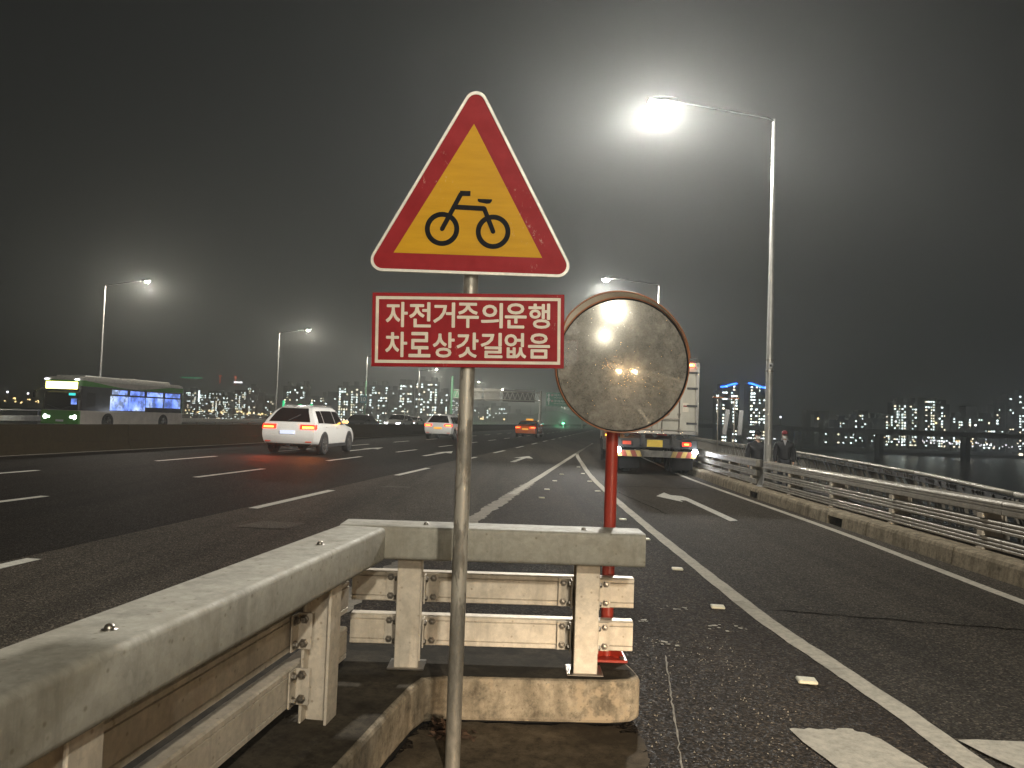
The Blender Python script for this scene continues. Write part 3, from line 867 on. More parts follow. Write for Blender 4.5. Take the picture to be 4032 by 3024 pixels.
def art(u, v):
    dx, dy = u - 492, v - 1365
    return (YB[0] + (dx * ca + dy * sa) * YS, YB[1] - (-dx * sa + dy * ca) * YS)
MB().plate([art(492, 1365), art(1635, 1411), art(1113, 360)], -.0492, -.0480).build('yellow_field', 'sign_yellow', tri)
bike = MB()
def wheel_sym(cx, cy, r0, r1):
    bike.ring([art(cx + r0 * math.cos(t * math.pi / 24), cy - r0 * math.sin(t * math.pi / 24)) for t in range(48)],
              [art(cx + r1 * math.cos(t * math.pi / 24), cy - r1 * math.sin(t * math.pi / 24)) for t in range(48)], -.0502, -.0493)
def bar_sym(pts, w, dy):
    for (a, b) in zip(pts, pts[1:]):
        d = Vector((b[0] - a[0], b[1] - a[1])).normalized(); n = Vector((-d.y, d.x)) * w / 2
        bike.plate([art(a[0] + n.x, a[1] + n.y), art(b[0] + n.x, b[1] + n.y), art(b[0] - n.x, b[1] - n.y), art(a[0] - n.x, a[1] - n.y)], -.0503 - dy, -.0493 - dy)
def dot_sym(cx, cy, r, dy):
    bike.plate([art(cx + r * math.cos(t * math.pi / 8), cy - r * math.sin(t * math.pi / 8)) for t in range(16)], -.0503 - dy, -.0493 - dy)
wheel_sym(865, 1183, 133, 94); wheel_sym(1258, 1207, 134, 95)
bar_sym([(865, 1184), (1014, 906)], 36, 2e-4); dot_sym(865, 1184, 16.5, 4e-4)
bar_sym([(1003, 906), (1085, 908)], 40, 6e-4)
bar_sym([(968, 1013), (1190, 1026)], 38, 8e-4); dot_sym(1190, 1026, 17.5, 1.0e-3)
bar_sym([(1190, 1026), (1258, 1205)], 36, 1.2e-3); dot_sym(1258, 1205, 18, 1.4e-3)
bike.plate([art(1140, 949), art(1252, 954), art(1250, 968), art(1236, 986), art(1210, 989), art(1150, 976), art(1139, 965)], -.0503, -.0493)
bike.build('bicycle_symbol', 'sign_black', tri)
# text plate, tilted a little
tp = MB().box((0, 0, 0), (.776, .004, .300), 0, .0015).build('text_plate', 'sign_red', sg)
tp.location = (.0, -.040, 1.758); tp.rotation_euler = (0, R(-1.35), 0)
MB().box((0, .0029, 0), (.770, .0012, .294)).build('back_sheet', 'sign_back', tp)
def rect(w, h): return [(-w / 2, -h / 2), (w / 2, -h / 2), (w / 2, h / 2), (-w / 2, h / 2)]
MB().ring(rect(.746, .270), rect(.722, .246), -.0030, -.0021).build('border_line', 'sign_cream', tp)
rows = ['자전거주의운행', '차로상갓길없음']
xs = [-.292, -.198, -.101, -.005, .092, .188, .283]
for ri, row in enumerate(rows):
    lm = MB()
    for ci, ch in enumerate(row):
        for kk in range(9):                      # heavy cut-out strokes
            dx_, dz_ = ((0, 0) if kk == 0 else (.0021 * math.cos(kk * .7854), .0021 * math.sin(kk * .7854)))
            lettering(lm, ch, .1, xs[ci] + .004 + dx_, -.0026 - kk * 2e-5, (.061 if ri == 0 else -.060) + dz_, 0, 1.0, (.084, .098))
    lm.build('lettering', 'sign_cream', tp, recalc=False)
for z in (1.70, 1.82, 2.10, 2.42):
    MB().box((0, -.012, z), (.085, .05, .022), 0, .004).build('clamp', 'steel_pole', sg)

# ------------------------------------------------------------------ convex road mirror
mr = thing('convex_mirror', 'round convex road mirror with orange rim and cream hood on a red post', 'road mirror', (.535, 3.95, .2245))
MB().tube([(-.012, 0, 0), (-.012, 0, 1.62)], .031, 20).build('post', 'red_post', mr, 'auto')
MB().lathe([(0, 1.632), (.02, 1.63), (.034, 1.62), (.034, 1.59)], 16, 'Z', (-.012, 0, 0)).build('post_cap', 'red_post', mr, True)
bp = MB().box((-.012, 0, .007), (.19, .19, .014), 0, .003).build('base_plate', 'red_post', mr)
for a in range(4):
    g = MB(); g.M = Matrix.Translation((-.012, 0, 0)) @ Matrix.Rotation(R(45 + 90 * a), 4, 'Z')
    g.plate([(.030, .014), (.105, .014), (.105, .03), (.03, .13)], -.004, .004)
    g.build('gusset', 'red_post', bp)
    g = MB(); g.M = Matrix.Translation((-.012, 0, 0)) @ Matrix.Rotation(R(90 * a), 4, 'Z') @ Matrix.Translation((.07, .07, .014))
    g.lathe([(0, .014), (.012, .014), (.012, 0)], 6).build('bolt', 'bolt_steel', bp)
mh = bpy.data.objects.new('mirror_head', None); COL.objects.link(mh); mh.parent = mr
mh.location = (.012, -.125, 1.472); mh.rotation_euler = (R(4), 0, R(3.5))
RR = 1.25; r_ = .327
prof = [(r_ * i / 14, -(math.sqrt(RR * RR - (r_ * i / 14) ** 2) - math.sqrt(RR * RR - r_ * r_))) for i in range(15)]
MB().lathe(prof, 64, 'Y').build('mirror_face', 'mirror_scuffed', mh, True)
MB().lathe([(.326, .004), (.3272, -.005), (.330, -.008), (.333, -.007), (.333, .012), (.316, .016), (.0, .05)], 64, 'Y').build('rubber_seal', 'rubber', mh, 'auto')
MB().lathe([(.333, -.012), (.337, -.014), (.340, -.004), (.340, .016), (.333, .022), (.15, .06), (0, .062)], 64, 'Y').build('rim', 'orange_rim', mh, 'auto')
hd = MB(); n = 48; vs = []
for i in range(n + 1):
    a = lerp(8, 163, i / n); e = min(1, (i / n) / .22, (1 - i / n) / .16); e = e * e * (3 - 2 * e)
    lf = max(0, math.cos(R(a - 128))) ** 1.5; d = .012 + (.014 + .022 * lf) * e; fl_ = .030 * lf * e
    for r2, y in ((.336, .0), (.337 + fl_, -d), (.343 + fl_, -d - .001), (.343, .0)):
        vs.append((r2 * math.cos(R(a)), y, r2 * math.sin(R(a))))
fs = []
for i in range(n):
    for k in range(4): fs.append((4 * i + k, 4 * i + (k + 1) % 4, 4 * i + 4 + (k + 1) % 4, 4 * i + 4 + k))
fs += [(0, 1, 2, 3), (4 * n + 3, 4 * n + 2, 4 * n + 1, 4 * n)]
hd.add(vs, fs).build('hood', 'hood_cream', mh, 'auto')
hb = MB(); vs = []
for i in range(n + 1):
    a = lerp(8, 163, i / n); e = min(1, (i / n) / .22, (1 - i / n) / .16); e = e * e * (3 - 2 * e)
    lf = max(0, math.cos(R(a - 128))) ** 1.5; d = .012 + (.014 + .022 * lf) * e; rr_ = .3405 + .030 * lf * e
    vs.append((rr_ * math.cos(R(a)), -d - .001, rr_ * math.sin(R(a))))
hb.tube(vs, .0042, 6).build('hood_edge', 'orange_rim', mh, True)
MB().box((0, .07, 0), (.10, .04, .14), 0, .006).build('bracket', 'red_post', mh)
MB().box((-.012, 0, 1.42), (.085, .08, .03), 0, .005).build('clamp', 'bolt_steel', mr)

# ------------------------------------------------------------------ slip road guardrails on the kerb
def rail_run(name, label, s0, s1, joint):
    t = thing(name, label, 'guardrail', (0, 0, 0), 0, 'fluted guardrails on the kerb beside the sidewalk')
    O = .24
    def flut(z0, z1, ribs, depth=.012, back=.10):
        pts = []
        h = (z1 - z0) / ribs
        for i in range(ribs):
            a, b = z0 + i * h, z0 + (i + 1) * h
            pts += [(O + depth, a + h * .04), (O + depth * .3, a + h * .12), (O, a + h * .3), (O, a + h * .72), (O + depth * .3, a + h * .9), (O + depth, a + h * .97)]
        return pts + [(O + back, z1), (O + back, z0)]
    P = {'top_beam': [(O, .60), (O - .004, .61), (O - .004, .655), (O + .012, .660), (O + .012, .668), (O - .002, .673), (O - .002, .69), (O + .012, .694), (O + .012, .701), (O - .002, .706), (O, .722), (O + .016, .742), (O + .15, .748), (O + .16, .74), (O + .16, .60)],
         'middle_beam': flut(.405, .53, 3, .022), 'lower_beam': flut(.225, .345, 3, .022)}
    s = s0
    while s < s1 - .2:
        e = min(s + joint, s1)
        for nm, pr in P.items():
            MB().sweep(pr, sub(KERB, s, e - .012, 1.5)).build(nm, 'aluminium', t)
        s = e
    s = s0 + .35
    first = None
    while s < s1:
        x, y, a = along(KERB, s)
        if first is None:
            q = MB()
            q.box((0, .4 - .075, .46), (.10, .012, .54)); q.box((0, .4 + .075, .46), (.10, .012, .54)); q.box((0, .4, .46), (.012, .14, .54))
            q.box((0, .4 - .13, .375), (.09, .095, .05)); q.box((0, .4 - .13, .565), (.09, .095, .05)); q.box((0, .4 - .10, .215), (.12, .16, .02))
            q.M = Matrix.Identity(4)
            first = q.build('post', 'galv_warm', t)
            first.location = (x, y, 0); first.rotation_euler = (0, 0, a + math.pi)
        else:
            again(first, t, (x, y, 0), a + math.pi)
        s += 2.0
    return t
rail_run('fluted_guardrail', 'fluted metal guardrail on the kerb nearest the camera, before the tall lamp post', 50, 76.0, 6.0)
rail_run('fluted_guardrail', 'fluted metal guardrail beyond the tall lamp post, running past the truck', 76.55, 130, 6.0)

# pedestrian railing at the bridge edge
pr = thing('pedestrian_railing', 'dark bridge railing with a round pale handrail along the sidewalk', 'railing')
i0 = 55
for k in range(14):
    MB().tube([(x, y, .68) for x, y in sub(OUTER, i0 + k * 5, i0 + k * 5 + 4.99, 1.0)], .036, 10).build('handrail', 'aluminium', pr, True)
    MB().sweep([(-.02, .53), (.02, .53), (.02, .63), (-.02, .63)], sub(OUTER, i0 + k * 5, i0 + k * 5 + 4.98, 1.0)).build('fascia', 'dark_metal', pr)
    MB().sweep([(-.02, -.30), (.02, -.30), (.02, -.25), (-.02, -.25)], sub(OUTER, i0 + k * 5, i0 + k * 5 + 4.98, 1.0)).build('bottom_bar', 'dark_metal', pr)
bal = MB(); pts = []
for i in range(9):
    t = i / 8; pts.append((.06 * t - .02, -.19 * math.sin(math.pi * t) * .9 + .03, -.42 + 1.04 * t))
for a, b in zip(pts, pts[1:]):
    bal.beam(a, b, .012, .055, (0, 1, 0))
bal_o = None; post_o = None
s = i0 + .3; k = 0
while s < i0 + 69:
    x, y, a = along(OUTER, s)
    if bal_o is None:
        bal_o = bal.build('baluster', 'rail_dim', pr); bal_o.location = (x, y, 0); bal_o.rotation_euler = (0, 0, a)
    else: again(bal_o, pr, (x, y, 0), a)
    if k % 3 == 0:
        x2, y2, a = along(OUTER, s + .13); again(bal_o, pr, (x2, y2, 0), a)
        x2, y2, a = along(OUTER, s + .26); again(bal_o, pr, (x2, y2, 0), a)
    s += .44; k += 1

# ------------------------------------------------------------------ cars
def catmull(P, t):
    n = len(P); i = max(0, min(n - 2, int(math.floor(t)))); f = t - i
    g = lambda j: P[max(0, min(n - 1, j))]
    p0, p1, p2, p3 = g(i - 1), g(i), g(i + 1), g(i + 2)
    if i == 0: p0 = p1 * 2 - p2
    if i + 2 > n - 1: p3 = p2 * 2 - p1
    m1, m2 = (p2 - p0) * .35, (p3 - p1) * .35
    return p1 * (2 * f ** 3 - 3 * f * f + 1) + m1 * (f ** 3 - 2 * f * f + f) + p2 * (-2 * f ** 3 + 3 * f * f) + m2 * (f ** 3 - f * f)
SUV = [
    [(.16, .66, .30), (.05, .84, .40), (-.02, .90, .66), (.05, .885, 1.03), (.36, .66, 1.44), (.62, .50, 1.60), (.56, 0, 1.645)],
    [(.95, .72, .25), (.95, .915, .36), (.95, .935, .72), (.95, .905, 1.04), (1.02, .705, 1.47), (1.05, .55, 1.635), (1.05, 0, 1.69)],
    [(2.2, .74, .22), (2.2, .915, .33), (2.2, .93, .70), (2.2, .895, 1.01), (2.15, .715, 1.47), (2.15, .56, 1.645), (2.15, 0, 1.70)],
    [(3.1, .74, .22), (3.1, .915, .33), (3.1, .93, .70), (3.22, .885, .99), (2.85, .72, 1.42), (2.75, .59, 1.60), (2.7, 0, 1.65)],
    [(3.6, .74, .25), (3.6, .92, .36), (3.6, .93, .72), (3.62, .875, .97), (3.60, .76, 1.02), (3.56, .60, 1.05), (3.5, 0, 1.07)],
    [(4.4, .70, .27), (4.42, .88, .36), (4.44, .88, .66), (4.36, .82, .88), (4.34, .70, .93), (4.32, .5, .95), (4.30, 0, .965)],
    [(4.62, .55, .32), (4.68, .70, .38), (4.72, .72, .62), (4.62, .68, .80), (4.58, .58, .84), (4.56, .4, .86), (4.55, 0, .87)],
]
SEDAN = [
    [(.14, .66, .30), (.04, .82, .38), (-.02, .88, .64), (.04, .84, .92), (.06, .74, .985), (.08, .6, 1.0), (.06, 0, 1.01)],
    [(.60, .70, .26), (.60, .90, .36), (.60, .91, .68), (.60, .87, .96), (.50, .76, 1.03), (.50, .58, 1.06), (.50, 0, 1.075)],
    [(1.2, .72, .25), (1.2, .905, .34), (1.2, .92, .68), (1.2, .88, .98), (1.20, .70, 1.33), (1.25, .58, 1.43), (1.22, 0, 1.465)],
    [(2.3, .74, .22), (2.3, .905, .32), (2.3, .92, .66), (2.3, .88, .96), (2.25, .70, 1.36), (2.25, .58, 1.47), (2.25, 0, 1.51)],
    [(3.1, .74, .22), (3.1, .905, .32), (3.1, .92, .66), (3.3, .87, .94), (2.95, .68, 1.28), (2.85, .56, 1.41), (2.8, 0, 1.45)],
    [(3.7, .74, .25), (3.7, .91, .35), (3.7, .92, .68), (3.75, .86, .92), (3.70, .74, .96), (3.66, .58, .985), (3.6, 0, 1.0)],
    [(4.5, .68, .27), (4.52, .86, .35), (4.54, .86, .62), (4.46, .80, .82), (4.44, .68, .86), (4.42, .48, .88), (4.40, 0, .89)],
    [(4.76, .52, .32), (4.82, .66, .38), (4.86, .68, .58), (4.76, .64, .74), (4.72, .54, .77), (4.70, .38, .79), (4.69, 0, .80)],
]
class Shell:
    def __init__(self, st): self.st = [[Vector(p) for p in r] for r in st]; self.n = len(st); self.k = len(st[0])
    def S(self, t, k, side=1):
        col = [catmull(r, k) for r in self.st]
        p = catmull(col, t); return Vector((p.x, p.y * side, p.z))
    def rear(self, m, k, st=0):                  # m -1..1 across the rear (or front) cap
        p = catmull(self.st[st], k)
        sgn = -1 if st == 0 else 1
        return Vector((p.x + sgn * .07 * (1 - m * m), p.y * m, p.z))
    def body(self, mbq):
        nt, nk = (self.n - 1) * 4, (self.k - 1) * 3
        for side in (1, -1):
            vs = [self.S(i / 4, j / 3, side) for i in range(nt + 1) for j in range(nk + 1)]
            fs = []
            for i in range(nt):
                for j in range(nk):
                    q = (i * (nk + 1) + j, (i + 1) * (nk + 1) + j, (i + 1) * (nk + 1) + j + 1, i * (nk + 1) + j + 1)
                    fs.append(q if side == 1 else q[::-1])
            mbq.add(vs, fs)
        nm = 10
        for st in (0, self.n - 1):
            vs = [self.rear(lerp(-1, 1, i / nm), j / 3, st) for i in range(nm + 1) for j in range(nk + 1)]
            fs = [(i * (nk + 1) + j, (i + 1) * (nk + 1) + j, (i + 1) * (nk + 1) + j + 1, i * (nk + 1) + j + 1) for i in range(nm) for j in range(nk)]
            mbq.add(vs, [f if st == 0 else f[::-1] for f in fs])
        # floor pan
        vs = [self.S(i / 4, 0, sd) for i in range(nt + 1) for sd in (1, -1)]
        mbq.add(vs, [(2 * i, 2 * i + 1, 2 * i + 3, 2 * i + 2) for i in range(nt)])
        return mbq
    def patch(self, mbq, fn, u0, u1, v0, v1, off=.012, n=6):
        vs = []
        for i in range(n + 1):
            for j in range(n + 1):
                u, v = lerp(u0, u1, i / n), lerp(v0, v1, j / n)
                p = fn(u, v); e = 1e-3
                nn = (fn(u + e, v) - p).cross(fn(u, v + e) - p)
                nn = nn.normalized() if nn.length > 0 else Vector((0, 0, 1))
                c = Vector((2.3, 0, .8))
                if nn.dot(p - c) < 0: nn = -nn
                vs.append(p + nn * off)
        mbq.add(vs, [(i * (n + 1) + j, (i + 1) * (n + 1) + j, (i + 1) * (n + 1) + j + 1, i * (n + 1) + j + 1) for i in range(n) for j in range(n)])
        return mbq
def wheel(parent, x, y, r, side):
    t = MB(); t.lathe([(r * .62, -.10), (r * .93, -.105), (r, -.07), (r, .07), (r * .93, .105), (r * .62, .10), (r * .62, -.10)], 28, 'Y', (x, y, r))
    w = t.build('wheel', 'tyre', parent, 'auto')
    m = MB(); yo = y + side * .085
    m.lathe([(r * .64, yo - y - .03 * side), (r * .64, yo - y + .012 * side), (r * .57, yo - y + .012 * side), (r * .55, yo - y - .03 * side)], 28, 'Y', (x, y, r))
    m.lathe([(0, yo - y + .012 * side), (r * .14, yo - y + .008 * side), (r * .16, yo - y - .03 * side)], 12, 'Y', (x, y, r))
    for k in range(5):
        a = k * 2 * math.pi / 5 + .3
        p0 = Vector((x + math.cos(a) * r * .08, yo, r + math.sin(a) * r * .08)); p1 = Vector((x + math.cos(a) * r * .6, yo, r + math.sin(a) * r * .6))
        m.beam(p0, p1, r * .17, .025, (0, 1, 0))
    m.build('rim', 'chrome', w, recalc=True)
    MB().lathe([(0, yo - y - .05 * side), (r * .6, yo - y - .05 * side)], 20, 'Y', (x, y, r)).build('brake_disc', 'dark_metal', w)
def car(name, label, cat, loc, rz, spec=SUV, paint='car_white', tails='tail_red', heads=None, plate='plate_white', turn=False, group=None):
    t = thing(name, label, cat, loc, rz, group)
    sh = Shell(spec); suv = spec is SUV; N_ = sh.n
    sh.body(MB()).build('body', paint, t, True, recalc=False)
    # glass
    g = sh.patch(MB(), lambda u, v: sh.rear(u, v), -.84, .84, 3.22 if suv else 4.2, 4.72 if suv else 4.25, .015, 8) if suv else None
    if g: g.build('rear_window', 'car_glass', t, True)
    else:
        rw = MB()
        for sd in (1, -1): sh.patch(rw, lambda u, v: sh.S(u, v, sd), 1.12, 1.82, 4.25, 6, .014)
        rw.build('rear_window', 'car_glass', t, True)
    o = 0 if suv else 1
    for sd in (1, -1):
        for (a, b) in (((.42, .92) if suv else (1.62, 1.94)), (o + 1.0, o + 1.92), (o + 2.0, o + 2.82)):
            sh.patch(MB(), lambda u, v: sh.S(u, v, sd), a, b, 3.12, 4.15, .012).build('side_window', 'car_glass', t, True)
        hdl = MB()
        for a in (o + 1.2, o + 2.15):
            p = sh.S(a, 2.75, sd); hdl.box((p.x, p.y + sd * .015, p.z), (.20, .03, .03), 0, .008)
        hdl.build('door_handle', paint, t)
        for wx in ((.95, 3.72) if suv else (1.02, 3.82)):
            arch = MB()
            p = .935
            arch.plate([(wx + .43 * math.cos(R(q)), .37 + .43 * math.sin(R(q))) for q in range(-15, 200, 12)], sd * .60, sd * (p + .004))
            arch.build('wheel_arch', 'black_plastic', t)
            wheel(t, wx, sd * .865, .365 if suv else .33, sd)
        m = MB(); p = sh.S(o + 2.78, 3.2, sd)
        m.box((p.x, p.y + sd * .13, p.z + .07), (.12, .22, .15), 0, .04)
        m.beam((p.x, p.y - sd * .02, p.z + .02), (p.x, p.y + sd * .08, p.z + .05), .04, .04)
        w = m.build('wing_mirror', paint, t, 'auto')
        if turn and sd == -1: MB().box((p.x - .05, p.y + sd * .14, p.z + .07), (.035, .20, .06), 0, .01).build('indicator', 'turn_amber', w)
        sk = MB(); sk.sweep([(0, .24), (.02, .24), (.02, .36), (0, .36)], [(.5, 0), (4.3, 0)])
        sk.M = Matrix.Identity(4)
        sk2 = MB(); sk2.box((2.3, sd * .925, .31), (2.2, .02, .12), 0, .005); sk2.build('sill', 'black_plastic', t)
        tl = MB()
        sh.patch(tl, lambda u, v: sh.rear(u, v), sd * .46, sd * .995, 2.58, 2.97, .014)
        sh.patch(tl, lambda u, v: sh.S(u, v, sd), .0, .20, 2.55, 2.98, .014)
        tlo = tl.build('tail_light', tails if tails else 'dim_red', t, True)
        if tails:
            c = MB(); sh.patch(c, lambda u, v: sh.rear(u, v), sd * .55, sd * .96, 2.64, 2.78, .024)
            c.build('bulb_strip', 'turn_amber' if (turn and sd == -1) else 'tail_hot', tlo, True)
        hl = MB(); sh.patch(hl, lambda u, v: sh.S(u, v, sd), N_ - 1.55, N_ - 1.02, 2.55, 3.05, .012)
        sh.patch(hl, lambda u, v: sh.rear(u, v, N_ - 1), sd * .6, sd * .99, 2.5, 3.0, .012)
        hl.build('headlight', heads if heads else 'chrome', t, True)
        ref = MB(); sh.patch(ref, lambda u, v: sh.rear(u, v), sd * .70, sd * .93, 1.20, 1.34, .014); ref.build('reflector', 'dim_red', t)
    ws = MB()
    for sd in (1, -1): sh.patch(ws, lambda u, v: sh.S(u, v, sd), o + 3.1, o + 3.86, 4.12, 6, .012)
    ws.build('windscreen', 'car_glass', t, True)
    lo = MB(); sh.patch(lo, lambda u, v: sh.rear(u, v), -.95, .95, .1, .95, .016); lo.build('lower_bumper', 'black_plastic', t, True)
    if turn:
        for sd in (1, -1):
            ld = bpy.data.lights.new('tail_glow', 'SPOT'); ld.energy = 160; ld.spot_size = R(110); ld.spot_blend = .8; ld.color = (1, .10, .03) if sd > 0 else (1, .24, .05); ld.shadow_soft_size = .08
            lq = bpy.data.objects.new('tail_glow', ld); COL.objects.link(lq); lq.parent = t; lq.location = (-.16, sd * .75, .98); lq.rotation_euler = (0, R(58), 0)
    st = MB(); sh.patch(st, lambda u, v: sh.rear(u, v), -.55, .55, .62, .86, .03); st.build('skid_plate', 'chrome', t, True)
    gr_ = MB(); sh.patch(gr_, lambda u, v: sh.rear(u, v, N_ - 1), -.5, .5, 1.6, 2.6, .012); gr_.build('grille', 'black_plastic', t, True)
    p = sh.rear(0, 2.32)
    MB().box((p.x - .02, 0, p.z), (.02, .52, .12), 0, .004).build('number_plate', plate, t)
    if suv:
        for sd in (1, -1):
            rr = [sh.S(lerp(.6, 2.8, i / 8), 5.05, sd) + Vector((0, 0, .05)) for i in range(9)]
            MB().tube(rr, .018, 8).build('roof_rail', 'chrome', t, True)
        sp = MB(); sh.patch(sp, lambda u, v: sh.rear(u, v), -.92, .92, 4.85, 5.6, .035); sp.build('spoiler', paint, t, True)
        wp = MB(); p0, p1 = sh.rear(.05, 3.3), sh.rear(-.45, 3.75); wp.beam(p0 + Vector((-.035, 0, 0)), p1 + Vector((-.035, 0, 0)), .02, .02); wp.build('wiper', 'black_plastic', t)
        MB().box((.0, 0, .31), (.1, .12, .06), 0, .01).build('tow_cover', 'dark_metal', t)
    return t
HD = R(90) - TH
x, y = road(-10.35, 25.35)
car('white_suv', 'white sport utility car with amber indicator flashing, nearest in the main lanes', 'car', (-7.45, 25.9, 0), HD + R(2.5), SUV, 'car_white', 'tail_red', None, 'plate_lit', True)
car('white_suv', 'smaller white sport utility car ahead with red tail lights, partly behind the sign pole', 'car', (-4.75, 50.6, 0), HD, SUV, 'car_white', 'tail_red', None, 'plate_lit_amber')
tx = car('orange_taxi', 'orange taxi with roof sign and red tail lights far ahead', 'taxi', (1.28, 66.6, 0), HD - R(3), SEDAN, 'car_orange', 'tail_red', None, 'plate_lit_amber')
MB().box((2.2, 0, 1.57), (.22, .62, .14), 0, .03).build('roof_sign', 'plate_lit_amber', tx)
x, y = road(-21.5, 65); car('black_car', 'black car on the opposite carriageway just beyond the white car with indicator', 'car', (x, y, 0), HD + math.pi, SEDAN, 'car_black', None, 'chrome')
x, y = road(-21.5, 76.5); car('white_car', 'white oncoming car with two glaring headlights behind the median', 'car', (x, y, 0), HD + math.pi, SUV, 'car_white', None, 'head_white')
x, y = road(-25, 95); car('white_car', 'pale oncoming car half hidden behind the second white car', 'car', (x, y, 0), HD + math.pi, SEDAN, 'car_white', None, 'head_white')
x, y = road(-20, 201); car('far_car', 'tiny dark oncoming car beyond the taxi', 'car', (x, y, 0), HD + math.pi, SEDAN, 'car_black', None, 'head_white')
# a van waits on the slip road behind the viewpoint; its low beams reach the island
van = car('waiting_car', 'dark car with warm headlights waiting on the slip road behind the viewpoint', 'car', (2.85, -8.5, 0), R(90), SUV, 'car_black', 'tail_red', 'head_warm')
for sd in (1, -1):
    ld = bpy.data.lights.new('headlamp_beam', 'SPOT'); ld.energy = 1400; ld.color = (1.0, .80, .58); ld.spot_size = R(33); ld.spot_blend = .5; ld.shadow_soft_size = .07
    lo = bpy.data.objects.new('headlamp_beam', ld); COL.objects.link(lo); lo.parent = van
    lo.location = (4.86, sd * .66, .74)
    d = Vector((7.3, 2.0 - sd * .66, -2.15)).normalized()
    lo.rotation_mode = 'QUATERNION'; lo.rotation_quaternion = d.to_track_quat('-Z', 'Y')
    ls = bpy.data.lights.new('headlamp_fill', 'POINT'); ls.energy = 70; ls.color = (1.0, .78, .52); ls.shadow_soft_size = .08  # added all-round light at the headlamp, fills mirror hood, signs and rails
    lso = bpy.data.objects.new('headlamp_fill', ls); COL.objects.link(lso); lso.parent = van; lso.location = (4.95, sd * .66, .74)

# ------------------------------------------------------------------ city bus
def rounded_plan(x0, x1, hw, r, n=4):
    return arc(x1 - r, hw - r, r, 90, 0, n) + arc(x1 - r, -hw + r, r, 0, -90, n) + arc(x0 + r, -hw + r, r, -90, -180, n) + arc(x0 + r, hw - r, r, 180, 90, n)
bx, by = road(-32.4, 50.9)
bus = thing('city_bus', 'green and white city bus with glowing yellow display and bluish windows behind the median', 'bus', (*road(-32.45, 41.2), 0), HD + math.pi)
# bus frame: x forward, front at x = 0, rear at x = -11
MB().prism(rounded_plan(-10.9, 0, 1.24, .22), .30, 1.12).build('skirt', 'bus_white', bus)
MB().prism(rounded_plan(-.12, .012, 1.25, .06), .30, 1.10).build('front_bumper', 'bus_green', bus)
MB().prism(rounded_plan(-10.88, -.02, 1.225, .22), 1.12, 2.56).build('window_band', 'car_black', bus)
u = MB().prism(rounded_plan(-10.9, 0, 1.24, .24), 2.56, 2.90).build('upper_panel', 'bus_green', bus)
rf = MB()
for z0, z1, in_ in ((2.90, 3.02, .03), (3.02, 3.10, .14)):
    rf.prism(rounded_plan(-10.9 + in_, -in_, 1.24 - in_, .25), z0, z1)
rf.build('roof', 'bus_roof', bus)
MB().box((-2.4, 0, 3.14), (3.4, 1.9, .17), 0, .05).build('roof_pod', 'bus_roof', bus)
MB().box((-7.3, 0, 3.16), (4.4, 1.9, .21), 0, .06).build('roof_pod', 'bus_roof', bus)
for sd in (1, -1):
    sw = MB()
    top, bot = [], []
    for i in range(25):
        x = lerp(-.5, -10.6, i / 24)
        top.append((x, 2.895)); bot.append((x, 2.87 - .30 * math.sin(min(1, i / 24 * 1.15) * math.pi) ** 1.4 + .0))
    sw.plate(top + bot[::-1], sd * 1.2405, sd * 1.246)
    sw.build('swoosh_panel', 'bus_white', u)
    xs_ = [-.35, -1.35, -2.7, -4.5, -6.3, -8.4, -10.5]
    for i in range(2, 6):
        a, b = xs_[i], xs_[i + 1]
        low = 1.18 if i < 4 else 1.44
        MB().box(((a + b) / 2, sd * 1.226, (low + 2.08) / 2), (abs(b - a) - (.04 if i < 4 else .12), .014, 2.08 - low), 0, .004).build('side_window', 'bus_window', bus)
        MB().box(((a + b) / 2, sd * 1.226, 2.32), (abs(b - a) - .30, .014, .28), 0, .004).build('vent_window', 'bus_window', bus)
    MB().box((-.95, sd * 1.226, 1.75), (.8, .014, .9), 0, .004).build('driver_window', 'car_glass', bus)
    for wx in (-2.55, -8.4):
        MB().plate([(wx + .56 * math.cos(R(q)), .46 + .54 * math.sin(R(q))) for q in range(-20, 201, 11)], sd * 1.0, sd * 1.246).build('wheel_arch', 'black_plastic', bus)
        wheel(bus, wx, sd * 1.17, .47, sd)
    hl = MB(); hl.lathe([(0, .03), (.10, .025), (.13, .0)], 16, 'X', (.012, sd * .95, .72)); hl.box((.02, sd * .75, .72), (.02, .2, .10), 0, .005)
    hl.build('headlight', 'head_white', bus)
    MB().box((.02, sd * .98, 2.93), (.03, .3, .06), 0, .01).build('marker_light', 'shore_white', bus)
    MB().beam((-.1, sd * 1.2, 2.45), (.35, sd * 1.42, 2.2), .04, .04).box((.36, sd * 1.42, 2.0), (.10, .2, .42), 0, .03).build('wing_mirror', 'black_plastic', bus)
    MB().box((-10.91, sd * 1.0, .9), (.03, .2, .35), 0, .01).build('tail_light', 'tail_red', bus)
MB().box((.004, 0, 1.66), (.02, 2.16, 1.05), 0, .006).build('windscreen', 'car_glass', bus)
MB().box((.006, 0, 2.58), (.03, 2.05, .42), 0, .01).build('destination_display', 'bus_display', bus)
MB().box((.018, .72, 2.06), (.02, .42, .14), 0, .004).build('route_panel', 'bus_cyan', bus)
MB().box((.018, .86, 1.64), (.02, .36, .34), 0, .004).build('interior_glow', 'bus_window', bus)
for sd in (1, -1): MB().beam((.03, sd * .1, 1.18), (.03, sd * .85, 1.42), .025, .02).build('wiper', 'black_plastic', bus)
MB().box((.022, 0, .5), (.015, .5, .12), 0, .003).build('number_plate', 'plate_white', bus)

